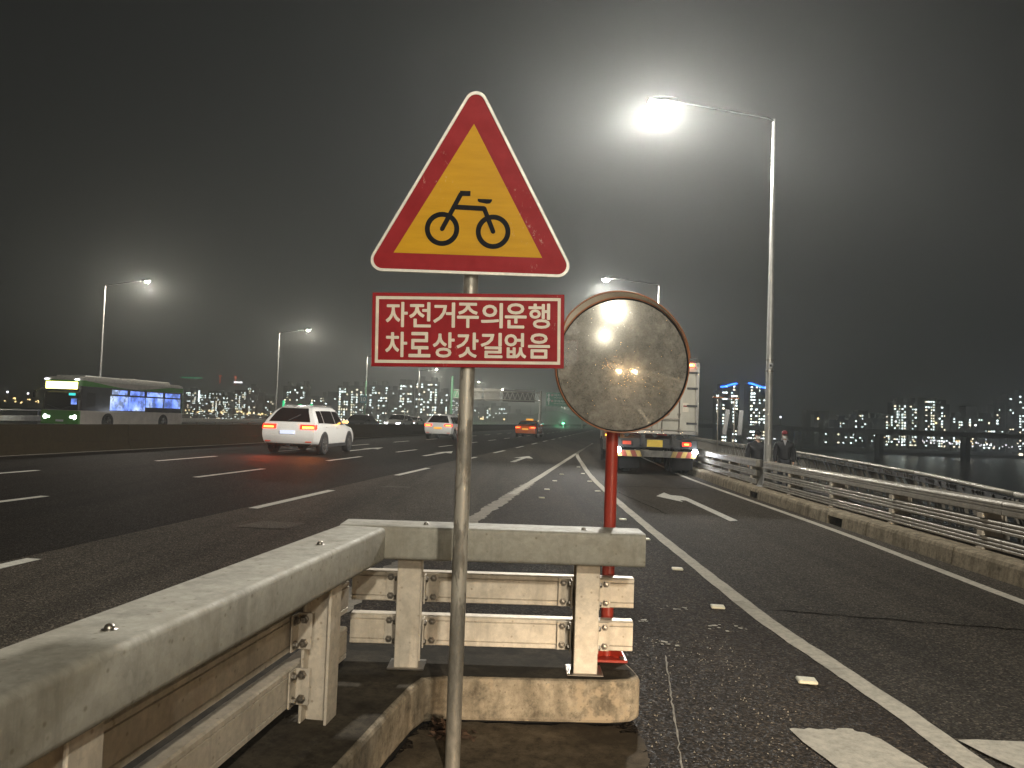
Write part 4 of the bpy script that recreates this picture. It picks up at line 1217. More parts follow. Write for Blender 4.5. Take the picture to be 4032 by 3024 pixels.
# ------------------------------------------------------------------ box lorry on the slip road
tr = thing('box_lorry', 'white box lorry with lit red beacon and hazard stripe bumper, driving up the slip road', 'truck', (4.17, 22.0, 0), R(90 - 3.5))
body = MB().box((3.6, 0, 2.20), (7.2, 2.36, 2.06), 0, .03).build('cargo_box', 'truck_white', tr)
fr_ = MB()
for sd in (1, -1): fr_.box((-.012, sd * 1.13, 2.2), (.05, .10, 2.06), 0, .01)
fr_.box((-.012, 0, 3.17), (.05, 2.36, .14), 0, .01); fr_.box((-.012, 0, 1.22), (.05, 2.36, .10), 0, .01)
fr_.build('door_frame', 'chrome', tr)
for sd in (1, -1):
    d = MB().box((-.022, sd * .53, 2.19), (.04, 1.035, 1.80), 0, .008).build('rear_door', 'truck_white', tr)
    for yy in (.14, .62):
        bar = MB().tube([(-.07, sd * yy, 1.22), (-.07, sd * yy, 3.16)], .018, 8)
        for z in (1.3, 1.75, 2.5, 3.05): bar.box((-.06, sd * yy, z), (.05, .09, .06), 0, .006)
        bar.build('locking_bar', 'bolt_steel', d)
    for z in (1.5, 2.0, 2.5, 2.95):
        MB().box((-.055, sd * .98, z), (.03, .30, .055), 0, .006).build('hinge', 'dark_metal', d)
    MB().box((-.09, sd * .38, 1.62), (.03, .50, .035), 0, .006).build('handle', 'bolt_steel', d)
    MB().box((-.0445, sd * .80, 1.95), (.004, .17, .26)).build('sticker', 'sign_cream', d)
    MB().box((-.048, sd * .80, 1.99), (.003, .13, .035)).build('sticker_band', 'sign_red', d)
    MB().lathe([(0, -.0015), (.085, -.0015), (.085, 0)], 20, 'X', (-.0445, sd * .28, 1.78)).build('round_sticker', 'sign_back', d)
    # lamps
    tb = MB().box((-.10, sd * .83, .90), (.05, .34, .15), 0, .015).build('lamp_housing', 'black_plastic', tr)
    MB().box((-.128, sd * .84, .90), (.012, .24, .10), 0, .005).build('tail_light', 'tail_red' if sd < 0 else 'dim_red', tb)
    if sd < 0: MB().box((-.136, sd * .84, .90), (.006, .13, .05), 0, .002).build('bulb', 'tail_hot', tb)
    MB().lathe([(0, -.05), (.055, -.04), (.08, 0)], 14, 'X', (-.13, sd * 1.08, .69)).build('side_marker', 'marker_white', tr)
    MB().box((-.02, sd * .75, .42), (.012, .58, .50)).build('mud_flap', 'rubber', tr)
    ld = bpy.data.lights.new('marker_glow', 'POINT'); ld.energy = 14; ld.color = (.82, .90, 1.0); ld.shadow_soft_size = .05
    lq = bpy.data.objects.new('marker_glow', ld); COL.objects.link(lq); lq.parent = tr; lq.location = (-.26, sd * 1.16, .64)
    for wx in (1.3, 2.4): wheel(tr, wx, sd * 1.02, .48, sd); wheel(tr, wx, sd * .72, .48, sd)
    wheel(tr, 7.9, sd * 1.02, .48, sd)
    MB().box((4.6, sd * 1.12, .72), (3.4, .05, .45), 0, .01).build('side_guard', 'chrome', tr)
MB().box((4.0, .42, .98), (9.0, .10, .26)).box((4.0, -.42, .98), (9.0, .10, .26)).build('chassis', 'dark_metal', tr)
MB().box((-.05, 0, .90), (.08, 2.30, .26), 0, .01).build('rear_beam', 'dark_metal', tr)
bm_ = MB().box((-.09, 0, .60), (.07, 2.22, .19), 0, .012).build('bumper', 'truck_dull', tr)
for sd in (1, -1):
    for i in range(5):
        y0 = sd * (.40 + i * .14)
        MB().add([(-.128, y0, .515), (-.128, y0 + sd * .13, .515), (-.128, y0 + sd * .20, .685), (-.128, y0 + sd * .07, .685),
                  (-.124, y0, .515), (-.124, y0 + sd * .13, .515), (-.124, y0 + sd * .20, .685), (-.124, y0 + sd * .07, .685)],
                 [(0, 1, 2, 3), (7, 6, 5, 4), (0, 1, 5, 4), (1, 2, 6, 5), (2, 3, 7, 6), (3, 0, 4, 7)]).build('hazard_stripe', 'hazard_yellow' if i % 2 == 0 else 'hazard_red', bm_)
MB().box((-.105, .05, .90), (.012, .44, .20), 0, .004).build('number_plate', 'plate_yellow', tr)
coup = MB()
for yy in (-.8, -.45, .05, .4, .85):
    coup.box((-.07, yy, 1.12), (.06, .10, .12), 0, .01); coup.tube([(-.10, yy - .1, 1.14), (-.12, yy, 1.08), (-.10, yy + .1, 1.14)], .015, 6)
coup.build('air_hoses', 'dark_metal', tr)
bc = MB().box((-.02, -.86, 3.30), (.10, .55, .10), 0, .02).build('beacon_base', 'dark_metal', tr)
MB().box((-.06, -.86, 3.16), (.06, .34, .10), 0, .03).build('beacon', 'beacon_red', bc)
MB().box((-.092, -.86, 3.16), (.012, .22, .045), 0, .005).build('beacon_core', 'beacon_core', bc)
MB().box((-.06, .86, 3.16), (.06, .34, .10), 0, .03).build('beacon', 'dim_red', bc)
cab = MB().box((8.2, 0, 1.75), (1.75, 2.2, 2.1), 0, .14).build('cab', 'truck_white', tr)
MB().box((9.08, 0, 2.1), (.02, 1.9, .8), 0, .008).build('windscreen', 'car_glass', cab)
MB().box((9.08, 0, .75), (.10, 2.2, .4), 0, .05).build('front_bumper', 'black_plastic', cab)

rt = thing('red_truck', 'red truck with amber and red rear lights ahead of the box lorry', 'truck', (4.75, 29.0, 0), R(90 - 6))
MB().box((2.4, 0, 1.35), (4.8, 2.25, 1.2), 0, .06).build('body', 'truck_red', rt)
MB().box((-.03, 0, 1.30), (.05, 2.0, .85), 0, .02).build('tailgate', 'truck_red', rt)
MB().box((2.4, 0, .66), (4.6, 1.9, .22), 0, .02).build('chassis', 'dark_metal', rt)
MB().box((-.05, 0, .60), (.10, 2.2, .20), 0, .02).build('bumper', 'black_plastic', rt)
for sd in (1, -1):
    h = MB().box((-.06, sd * .78, .86), (.06, .62, .20), 0, .02).build('lamp_housing', 'black_plastic', rt)
    MB().lathe([(0, -.03), (.06, -.025), (.085, 0)], 14, 'X', (-.09, sd * .96, .86)).build('indicator', 'turn_amber', h)
    MB().lathe([(0, -.03), (.06, -.025), (.085, 0)], 14, 'X', (-.09, sd * .58, .84)).build('tail_light', 'tail_hot', h)
    MB().box((.05, sd * 1.14, 1.0), (.05, .04, .05), 0, .01).build('side_marker', 'turn_amber', rt)
    for wx in (.9, 4.6): wheel(rt, wx, sd * .95, .46, sd)
    MB().beam((4.9, sd * 1.1, 1.7), (5.2, sd * 1.5, 1.85), .04, .04).box((5.2, sd * 1.5, 1.7), (.1, .22, .36), 0, .03).build('wing_mirror', 'black_plastic', rt)
c2 = MB().box((5.6, 0, 1.5), (1.5, 2.1, 1.7), 0, .12).build('cab', 'truck_red', rt)
MB().box((6.36, 0, 1.85), (.02, 1.8, .7), 0, .006).build('windscreen', 'car_glass', c2)

# ------------------------------------------------------------------ people on the sidewalk
def skin_mesh(name, m, parent, joints, edges, sub_=2):
    me = bpy.data.meshes.new(name); me.from_pydata([j[:3] for j in joints], edges, []); me.materials.append(MATS[m])
    o = bpy.data.objects.new(name, me); COL.objects.link(o); o.parent = parent
    sk = o.modifiers.new('skin', 'SKIN'); sk.use_smooth_shade = True
    for i, v in enumerate(me.skin_vertices[0].data):
        r = joints[i][3]; v.radius = r if isinstance(r, tuple) else (r, r); v.use_root = (i == 0)
    ss = o.modifiers.new('subsurf', 'SUBSURF'); ss.levels = sub_; ss.render_levels = sub_
    return o
def person(label, loc, rz, head_turn, cap, hood, h=1.0, stride=.12, lean=0.0):
    t = thing('person', label, 'person', loc, rz, 'people walking on the sidewalk')
    # person looks along -y; left is +x
    J = [(0, 0, .96, .12), (0, .0, 1.15, .13), (0, .02, 1.36, .13), (0, .01, 1.49, .058), (0, -.005, 1.56, .06)]
    E = [(0, 1), (1, 2), (2, 3), (3, 4)]
    for sx in (1, -1):
        b = len(J)
        st = stride * sx
        J += [(sx * .10, 0, .90, .095), (sx * .11, -st * .6 - .02, .50, .062), (sx * .11, -st + .02, .10, .042), (sx * .115, -st - .13, .04, .04)]
        E += [(0, b), (b, b + 1), (b + 1, b + 2), (b + 2, b + 3)]
        b = len(J)
        J += [(sx * .19, .01, 1.40, .062), (sx * .245, .04 + st * .3, 1.13, .045), (sx * .255, -.03 + st * .7, .88, .034), (sx * .255, -.045 + st * .75, .80, (.018, .036))]
        E += [(2, b), (b, b + 1), (b + 1, b + 2), (b + 2, b + 3)]
        hx, hy, hz = J[-1][:3]
        for f_, (dy, ln) in enumerate(((-.027, .070), (-.009, .080), (.009, .075), (.026, .060))):
            q = len(J)
            J += [(hx, hy + dy, hz - .035, .0085), (hx - sx * .008, hy + dy * 1.05, hz - .035 - ln * .55, .008), (hx - sx * .022, hy + dy, hz - .035 - ln, .0065)]
            E += [(b + 3, q), (q, q + 1), (q + 1, q + 2)]
        q = len(J)
        J += [(hx - sx * .006, hy - .034, hz - .002, .010), (hx - sx * .014, hy - .052, hz - .04, .0085)]
        E += [(b + 3, q), (q, q + 1)]
    bd = skin_mesh('body', 'skin', t, J, E)
    # head, turned on the neck
    hb = MB()
    prof = [(0, 1.535), (.045, 1.54), (.062, 1.56), (.070, 1.60), (.075, 1.65), (.074, 1.69), (.062, 1.735), (.035, 1.762), (0, 1.768)]
    vs = []; n = 20; fs = []
    for r, z in prof:
        for k in range(n):
            a = 2 * math.pi * k / n
            vs.append(Vector((r * math.sin(a), -r * 1.22 * math.cos(a) + (.012 if z > 1.6 else -.006), z)))
    for i in range(len(prof) - 1):
        for k in range(n): fs.append((i * n + k, i * n + (k + 1) % n, (i + 1) * n + (k + 1) % n, (i + 1) * n + k))
    RZ = Matrix.Translation((0, -.005, 0)) @ Matrix.Rotation(head_turn, 4, 'Z')
    hb.M = RZ
    hb.add(vs, fs)
    hb.lathe([(0, -.03), (.010, -.025), (.016, 0)], 8, 'Y', (0, -.085, 1.635))
    for sx in (1, -1): hb.lathe([(0, -.008), (.020, -.006), (.026, .006), (0, .012)], 10, 'X', (sx * .075, .01, 1.635))
    head = hb.build('head', 'skin', t, True)
    ey = MB(); ey.M = RZ
    for sx in (1, -1): ey.lathe([(0, -.006), (.008, -.004), (.012, 0)], 8, 'Y', (sx * .030, -.083, 1.655)); ey.box((sx * .03, -.086, 1.678), (.034, .008, .007), 0, .002)
    ey.build('eyes', 'hair_black', head)
    hr = MB(); hr.M = RZ
    hr.lathe([(.078, 1.60), (.082, 1.64), (.082, 1.70), (.06, 1.74)], 20)
    hv = [v for v in hr.v]
    hr.v = [tuple(RZ @ Vector(((RZ.inverted() @ Vector(v)).x, (RZ.inverted() @ Vector(v)).y * 1.1 + .035, (RZ.inverted() @ Vector(v)).z))) for v in hv]
    hr.build('hair', 'hair_black', head, True)
    mk = MB(); mk.M = RZ
    vs = []; fs = []
    for i in range(9):
        a = lerp(-75, 75, i / 8)
        for j, (z, k_) in enumerate(((1.552, 1.0), (1.585, 1.10), (1.615, 1.14), (1.637, 1.03))):
            bul = 1 + (k_ - 1) * math.cos(R(a)) ** 2
            vs.append((.073 * math.sin(R(a)) * (1.0 if j else .85), -.098 * math.cos(R(a)) * bul * (1.0 if j else .9) + .0, z))
    for i in range(8):
        for j in range(3): fs.append((i * 4 + j, (i + 1) * 4 + j, (i + 1) * 4 + j + 1, i * 4 + j + 1))
    mk.add(vs, fs); mk.build('face_mask', 'mask_white', t, True)
    cp = MB(); cp.M = RZ
    pr_ = [(.084, 1.685), (.088, 1.715), (.082, 1.755), (.058, 1.79), (.02, 1.803), (0, 1.804)]
    vs = []; fs = []
    for r, z in pr_:
        for k in range(n):
            a = 2 * math.pi * k / n; vs.append((r * math.sin(a), -r * 1.2 * math.cos(a) + .012, z))
    for i in range(len(pr_) - 1):
        for k in range(n): fs.append((i * n + k, i * n + (k + 1) % n, (i + 1) * n + (k + 1) % n, (i + 1) * n + k))
    cp.add(vs, fs)
    cap_o = cp.build('cap', cap, t, True)
    vz = MB(); vz.M = RZ
    top = [(.078 * math.sin(R(a)), -.095 * math.cos(R(a)) + .0, 1.69 - .004 * abs(a) / 60) for a in range(-66, 67, 12)]
    out = [(.070 * math.sin(R(a)), -.095 * math.cos(R(a)) - .075 * math.cos(R(a)) ** .5, 1.672 - .012 * abs(a) / 60) for a in range(-66, 67, 12)]
    m_ = len(top)
    vz.add(top + out + [(p[0], p[1], p[2] - .006) for p in top + out], [(i, i + 1, m_ + i + 1, m_ + i) for i in range(m_ - 1)] + [(2 * m_ + i, 3 * m_ + i, 3 * m_ + i + 1, 2 * m_ + i + 1) for i in range(m_ - 1)] + [(m_ + i, m_ + i + 1, 3 * m_ + i + 1, 3 * m_ + i) for i in range(m_ - 1)])
    vz.build('visor', 'cap_black', cap_o, True)
    # padded jacket
    JJ = [(0, .0, .86, (.20, .155)), (0, 0, 1.02, (.20, .155)), (0, .01, 1.22, (.195, .15)), (0, .02, 1.38, (.165, .125)), (0, .02, 1.475, (.095, .085)), (0, .0, 1.535, (.082, .08))]
    EE = [(0, 1), (1, 2), (2, 3), (3, 4), (4, 5)]
    for sx in (1, -1):
        st = stride * sx; b = len(JJ)
        JJ += [(sx * .205, .015, 1.385, .092), (sx * .268, .04 + st * .3, 1.13, .085), (sx * .268, -.03 + st * .7, .90, .062), (sx * .266, -.04 + st * .72, .85, .055)]
        EE += [(3, b), (b, b + 1), (b + 1, b + 2), (b + 2, b + 3)]
    skin_mesh('jacket', 'jacket_black', t, JJ, EE)
    if hood:
        hm = MB()
        hm.add([(-.062, -.100, 1.54), (.062, -.100, 1.54), (.035, -.142, 1.44), (0, -.158, 1.34), (-.035, -.142, 1.44), (0, -.128, 1.50),
                (-.085, -.06, 1.575), (.085, -.06, 1.575)], [(0, 5, 4), (5, 1, 2), (4, 5, 2), (4, 2, 3), (6, 0, 4), (7, 2, 1)])
        hm.build('hoodie', 'hoodie_grey', t, recalc=True)
        hs = skin_mesh('hood', 'hoodie_grey', t, [(0, .075, 1.50, .055), (.075, .03, 1.525, .042), (-.075, .03, 1.525, .042), (.088, -.05, 1.545, .026), (-.088, -.05, 1.545, .026)], [(0, 1), (0, 2), (1, 3), (2, 4)])
    TT = [(0, 0, .92, (.15, .12))]; TE = []
    for sx in (1, -1):
        st = stride * sx; b = len(TT)
        TT += [(sx * .10, 0, .86, .115), (sx * .11, -st * .6 - .02, .50, .088), (sx * .11, -st + .02, .09, .068)]
        TE += [(0, b), (b, b + 1), (b + 1, b + 2)]
    skin_mesh('trousers', 'trousers_dark', t, TT, TE)
    for sx in (1, -1):
        st = stride * sx
        MB().box((sx * .112, -st - .06, .045), (.10, .28, .09), 0, .03).build('shoe', 'shoe_dark', t, 'auto')
    t.scale = (h, h, h)
    return t
person('person in red cap, white mask and dark jacket over a grey hoodie by the railing', (7.98, 22.4, -.34), R(-14), R(10), 'cap_red', True, .965)
person('person in black cap and black jacket with white mask, walking beside the lamp post', (6.62, 20.6, -.34), R(-12), R(28), 'cap_black', False, .955, .10)

# ------------------------------------------------------------------ street lamps
def batwing(ld, wide=False):
    # road luminaires throw most light 60 to 70 degrees off the nadir and little straight down or up
    ld.use_nodes = True
    N, L = ld.node_tree.nodes, ld.node_tree.links
    em = N['Emission']
    tc = N.new('ShaderNodeTexCoord'); sx = N.new('ShaderNodeSeparateXYZ')
    L.new(tc.outputs['Normal'], sx.inputs[0])
    mr_ = N.new('ShaderNodeMapRange'); mr_.inputs['From Min'].default_value = -1; mr_.inputs['From Max'].default_value = 1
    L.new(sx.outputs['Z'], mr_.inputs['Value'])
    rp = N.new('ShaderNodeValToRGB'); e = rp.color_ramp.elements
    while len(e) < (6 if wide else 10): e.new(.5)
    for i, (p_, v_) in enumerate((((0.0, .30), (0.2, .5), (0.3, .8), (0.42, .9), (0.55, .5), (0.7, .25)) if wide else ((0.0, .085), (0.20, .15), (0.28, .85), (0.345, .80), (0.42, .26), (0.52, .20), (0.56, .02), (0.66, .02), (0.74, .22), (1.0, .22)))): e[i].position = p_; e[i].color = (v_, v_, v_, 1)
    L.new(mr_.outputs[0], rp.inputs[0]); 
    ml = N.new('ShaderNodeMath'); ml.operation = 'MULTIPLY'; ml.inputs[1].default_value = 3.2
    L.new(rp.outputs['Color'], ml.inputs[0]); L.new(ml.outputs[0], em.inputs['Strength'])
def street_lamp(name, label, group, loc, rz, height, arm, rise, watts, lens, base_r=.09, ring_plate=False, lit=True, power_col=(1.0, .94, .80)):
    t = thing(name, label, 'street lamp', loc, rz, group)
    # arm reaches along local -x
    po = MB().tube([(0, 0, 0), (0, 0, .6), (0, 0, height * .5), (0, 0, height)], [base_r, base_r * .96, base_r * .72, base_r * .40], 10).build('pole', 'lamp_pole', t, 'auto')
    fl = MB().box((0, 0, .012), (.36, .36, .024), 0, .006)
    for a in range(4):
        fl.M = Matrix.Rotation(R(45 + 90 * a), 4, 'Z'); fl.plate([(base_r * .9, .02), (.23, .02), (.22, .06), (base_r * .9, .34)], -.006, .006)
    fl.build('base_plate', 'lamp_pole', po)
    MB().box((-.02, -base_r - .002, .75), (.10, .012, .28), 0, .003).build('access_hatch', 'lamp_pole', po)
    if arm:
        ar = MB().tube([(0, 0, height - .05), (-.15, 0, height + .02), (-arm * .5, 0, height + rise * .55), (-arm + .2, 0, height + rise)], [.034, .030, .026, .022], 8).build('arm', 'lamp_arm', t, 'auto')
        hx, hz = -arm - .02, height + rise
        hd_ = MB()
        hd_.add([(hx + .30, -.05, hz - .03), (hx + .30, .05, hz - .03), (hx + .30, .05, hz + .05), (hx + .30, -.05, hz + .05),
                 (hx + .05, -.15, hz - .045), (hx + .05, .15, hz - .045), (hx + .05, .12, hz + .06), (hx + .05, -.12, hz + .06),
                 (hx - .34, -.14, hz - .045), (hx - .34, .14, hz - .045), (hx - .34, .10, hz + .03), (hx - .34, -.10, hz + .03)],
                [(0, 1, 2, 3), (0, 4, 5, 1), (1, 5, 6, 2), (2, 6, 7, 3), (3, 7, 4, 0), (4, 8, 9, 5), (5, 9, 10, 6), (6, 10, 11, 7), (7, 11, 8, 4), (8, 11, 10, 9)])
        h_ = hd_.build('lamp_head', 'lamp_arm', t)
        if lit:
            ln = MB(); pts = []
            prof_ = [(1, 0), (.96, -.06), (.75, -.12), (.4, -.15), (0, -.16)]
            for r0, z in prof_:
                for k in range(14):
                    a = 2 * math.pi * k / 14; pts.append((hx - .13 + .17 * r0 * math.cos(a), .12 * r0 * math.sin(a), hz - .046 + z * .75))
            ln.add(pts, [(i * 14 + k, i * 14 + (k + 1) % 14, (i + 1) * 14 + (k + 1) % 14, (i + 1) * 14 + k) for i in range(4) for k in range(14)])
            ln.build('lens', lens, h_, True)
            if watts:
                ld = bpy.data.lights.new('lamp_light', 'POINT'); ld.energy = watts; ld.color = power_col; ld.shadow_soft_size = .22; batwing(ld, lens == 'lamp_lens_far' or loc[1] < 0)
                lo_ = bpy.data.objects.new('lamp_light', ld); COL.objects.link(lo_); lo_.parent = t; lo_.location = (hx - .13, 0, hz - .30)
    return t
GR1 = 'street lamps along the slip road'
l1 = street_lamp('street_lamp', 'tall lamp post with the brightest glaring light, standing in the guardrail gap', GR1, (5.43, 16.22, .2), 0, 7.86, 2.36, .32, LAMP_W * 1.75, 'lamp_lens', power_col=(1.0, .97, .90))
tagp = MB().box((0, -.083, 2.55), (.075, .01, .10), 0, .002).build('number_tag', 'plate_white', l1)
lt = MB(); lettering(lt, '15', .07, 0, -.0895, 2.55, .01, 1.0, (.05, .05)); lt.build('lettering', 'sign_black', tagp, recalc=False)
MB().tube([(0, 0, 2.42), (0, 0, 2.45)], .083, 12).tube([(0, 0, 2.66), (0, 0, 2.68)], .083, 12).build('tag_strap', 'bolt_steel', l1)
street_lamp('street_lamp', 'smaller lit lamp whose post rises behind the convex mirror', GR1, (6.80, 36.1, .2), R(-6), 7.86, 2.36, .28, LAMP_W * 1.2, 'lamp_lens', power_col=(1.0, .97, .90))
street_lamp('street_lamp', 'lit lamp post standing beside the slip road behind the viewpoint', GR1, (5.25, -9.0, .2), 0, 7.86, 2.36, .32, LAMP_W * .76, 'lamp_lens')
street_lamp('street_lamp', 'lit lamp post farthest behind the viewpoint on the slip road', GR1, (5.25, -27, .2), 0, 7.86, 2.36, .32, LAMP_W * .8, 'lamp_lens')
GR2 = 'street lamps along the far edge of the opposite carriageway'
LL = ['bright lamp whose post rises above the city bus roof', 'lit lamp whose post stands just behind the near white car', 'slim lamp post hidden behind the red text plate', 'lit lamp just below the lower edge of the red text plate']
ss = [49.5, 77.8, 107.0, 136.6]
for i, s_ in enumerate(ss):
    x, y = road(-36.1, s_)
    street_lamp('street_lamp', LL[i], GR2, (x, y, 0), math.pi - TH, 9.95, 3.05, .38, FAR_LAMP_W, 'lamp_lens_far', .10, lit=True)
for s_, nm in ((179, 'lit lamp above the overhead gantry truss, just beside the sign pole'), (217, 'lit lamp shining over the middle of the gantry truss'), (252, 'lit lamp dot on the top chord of the gantry'), (319, 'lit lamp dot at the end of the gantry truss')):
    x, y = road(-36, s_)
    street_lamp('street_lamp', nm, GR2, (x, y, 0), math.pi - TH, 9.95, 3.05, .4, FAR_LAMP_W, 'lamp_lens_far', .10)
for s_, od in ((385, 'first'), (422, 'second'), (453, 'third'), (478, 'fourth'), (511, 'last')):
    x, y = road(-36, s_)
    street_lamp('street_lamp', od + ' tiny lamp of the row descending beneath the green direction sign', GR2, (x, y, 0), math.pi - TH, 9.95, 3.05, .4, 0, 'lamp_lens_far', .10)

# ------------------------------------------------------------------ gantry, direction sign and small signs
gx, gy = road(-32.2, 147)
ga = thing('sign_gantry', 'white truss gantry with green lit post, seen from behind, across the opposite carriageway', 'gantry', (-11.65, 150, 0), R(-1.0))
MB().tube([(0, 0, 0), (0, 0, 9.7)], [.28, .22], 12).build('post', 'green_lit_post', ga, 'auto')
MB().tube([(17.3, 0, 0), (17.3, 0, 7.4)], [.28, .24], 12).build('post', 'gantry_paint', ga, 'auto')
MB().box((.9, 0, 6.25), (1.1, .5, 1.9), 0, .02).build('end_bracket', 'green_lit_post', ga)
for z in (5.45, 7.0):
    for y in (-.45, .45): MB().tube([(.3, y, z), (17.3, y, z)], .095, 8).build('chord', 'gantry_paint', ga, True)
n = 17
web = None
for i in range(n):
    x0 = .6 + i * (16.6 / n); x1 = x0 + 16.6 / n / 2; x2 = x0 + 16.6 / n
    MB().beam((x0, -.45, 5.5), (x1, -.45, 6.95), .10, .10).build('diagonal', 'gantry_paint', ga)
    MB().beam((x1, -.45, 6.95), (x2, -.45, 5.5), .10, .10).build('diagonal', 'gantry_paint', ga)
for x0, x1 in ((2.2, 5.8), (6.2, 9.3), (9.9, 16.2)):
    MB().box(((x0 + x1) / 2, .62, 6.35), (x1 - x0, .06, 2.4), 0, .01).build('sign_panel', 'sign_back' if x0 > 9 else 'gantry_paint', ga)
ds = thing('direction_sign', 'green overhead direction sign with white Hangul lettering, half behind the convex mirror', 'road sign', (12.1, 190, 0), R(-7.9))
MB().tube([(5.5, .4, 0), (5.5, .4, 9.4)], .22, 12).build('post', 'gantry_paint', ds, True)
MB().tube([(-3.2, .3, 6.2), (5.5, .3, 6.2)], .11, 8).tube([(-3.2, .3, 7.9), (5.5, .3, 7.9)], .11, 8).build('arm', 'gantry_paint', ds, True)
pn = MB().box((0, 0, 7.05), (7.2, .08, 3.45), 0, .02).build('panel', 'sign_green', ds)
MB().ring([(p[0], p[1] + 7.05) for p in rect(7.0, 3.26)], [(p[0], p[1] + 7.05) for p in rect(6.9, 3.16)], -.047, -.042).build('border_line', 'sign_white', pn)
lm = MB()
lettering(lm, '아차산', .8, -.35, -.045, 8.1, .012, 1, (2.5, .62)); lettering(lm, '구의사거리', .8, .35, -.045, 6.65, .012, 1, (4.0, .62))
lettering(lm, 'Achasan', .4, -.4, -.045, 7.52, .004, 1, (2.4, .34)); lettering(lm, 'Guui Junction', .4, .1, -.045, 6.02, .004, 1, (3.4, .34))
lm.build('lettering', 'sign_white', pn, recalc=False)
ic = MB()
ic.plate([(-3.05, 5.7), (-2.75, 5.7), (-2.75, 8.0), (-2.5, 8.0), (-2.9, 8.5), (-3.3, 8.0), (-3.05, 8.0)], -.05, -.042)
ic.ring([(-2.9 + .42 * math.cos(q * math.pi / 12), 6.9 + .42 * math.sin(q * math.pi / 12)) for q in range(24)], [(-2.9 + .28 * math.cos(q * math.pi / 12), 6.9 + .28 * math.sin(q * math.pi / 12)) for q in range(24)], -.054, -.051)
ic.build('arrow_symbol', 'sign_white', pn)
for z in (8.1, 6.65): MB().box((-2.05, -.046, z), (.55, .008, .5)).build('shield', 'sign_pink', pn)
ss_ = thing('blue_sign', 'small blue number sign on a green lit post beyond the near white car', 'road sign', (-20.9, 110, 0), R(-5))
MB().tube([(0, .06, 0), (0, .06, 6.4)], .07, 8).build('post', 'green_lit_post', ss_, True)
q = MB().box((-.25, 0, 3.75), (1.0, .05, 1.15), 0, .01).build('panel', 'sign_blue', ss_)
lm = MB(); lettering(lm, '10', .8, -.25, -.028, 3.75, .01, 1, (.62, .6)); lm.build('lettering', 'sign_white', q, recalc=False)
for i, (a, s_, z0, z1, w, nm) in enumerate(((-37.6, 83, 2.0, 2.8, .25, 'tallest green light strip showing above the near white car'), (-37.6, 87.5, 2.1, 2.5, .38, 'squat green light panel above the roof of the near white car'), (-37.6, 91, 2.1, 2.65, .28, 'bright green light panel nearest the blue number sign'))):
    x, y = road(a, s_)
    t = thing('green_light', nm, 'light', (x, y, 0), -TH, 'green lights along the far edge of the road')
    MB().tube([(0, .1, 0), (0, .1, z1)], .07, 8).build('post', 'dark_metal', t)
    MB().box((0, 0, (z0 + z1) / 2), (w, .12, z1 - z0), 0, .02).build('light_panel', 'green_neon', t)
for i, (x, y) in enumerate((road(-15, 215),)):
    t = thing('green_light', 'green work light low on the median near the far end of the road', 'light', (x, y, 0), -TH)
    MB().box((0, 0, .55), (.3, .3, 1.1), 0, .03).build('stand', 'dark_metal', t)
    MB().box((0, 0, 1.22), (.7, .18, .22), 0, .03).build('light_panel', 'green_lamp', t)
ld = bpy.data.lights.new('green_glow', 'POINT'); ld.energy = 2600; ld.color = (.25, 1, .5); ld.shadow_soft_size = .3
o_ = bpy.data.objects.new('green_glow', ld); COL.objects.link(o_); x, y = road(-15, 213); o_.location = (x, y, 1.6)

# two antenna masts by the railing
for i, (x, nm) in enumerate(((6.42, 'thin antenna mast with orange lit top, closest to the box lorry'), (7.08, 'thin antenna mast carrying two pale panel antennas'))):
    t = thing('antenna_mast', nm, 'antenna mast', (x + .35, 25.2 + i * .4, -.42), 0, 'antenna masts by the railing')
    MB().tube([(0, 0, 0), (0, 0, 2.80)], .020, 8).build('pole', 'rail_dim', t, True)
    MB().box((0, 0, 2.82), (.34, .12, .03), 0, .01).build('cross_bar', 'orange_rim', t)
    if i:
        for sx, tilt in ((-.27, 8), (.21, 4)):
            a_ = MB(); a_.M = Matrix.Translation((sx, 0, 2.02)) @ Matrix.Rotation(R(tilt), 4, 'Y'); a_.box((0, 0, 0), (.14, .09, .85), 0, .02)
            a_.build('panel_antenna', 'antenna_white', t)
            MB().beam((0, 0, 2.3), (sx, 0, 2.3), .025, .025).beam((0, 0, 1.8), (sx, 0, 1.8), .025, .025).build('bracket', 'dark_metal', t)

# ------------------------------------------------------------------ far banks, hills, bridges, city
struct(MB().prism([(100, 650), (220, 615), (289, 612), (420, 632), (900, 690), (2450, 760), (2450, 2860), (-2450, 2860), (-2450, 770), (-200, 690)], -16, -13).build('riverbank', 'bank'))
hm = MB(); vs = []; fs = []; nx = 90
for i in range(nx + 1):
    x = lerp(-2400, 2400, i / nx)
    h = 18 + 26 * (math.sin(x * .0031 + 1) * .5 + .5) + 12 * math.sin(x * .011) + 5 * math.sin(x * .037)
    h *= 1.0 if x < 250 else .7
    for j, (yy, k_) in enumerate(((2150, 0), (2300, .55), (2450, 1), (2700, .3))):
        vs.append((x, yy, -13.5 + h * k_))
for i in range(nx):
    for j in range(3): fs.append((i * 4 + j, (i + 1) * 4 + j, (i + 1) * 4 + j + 1, i * 4 + j + 1))
struct(hm.add(vs, fs).build('hills', 'hill', None, True))
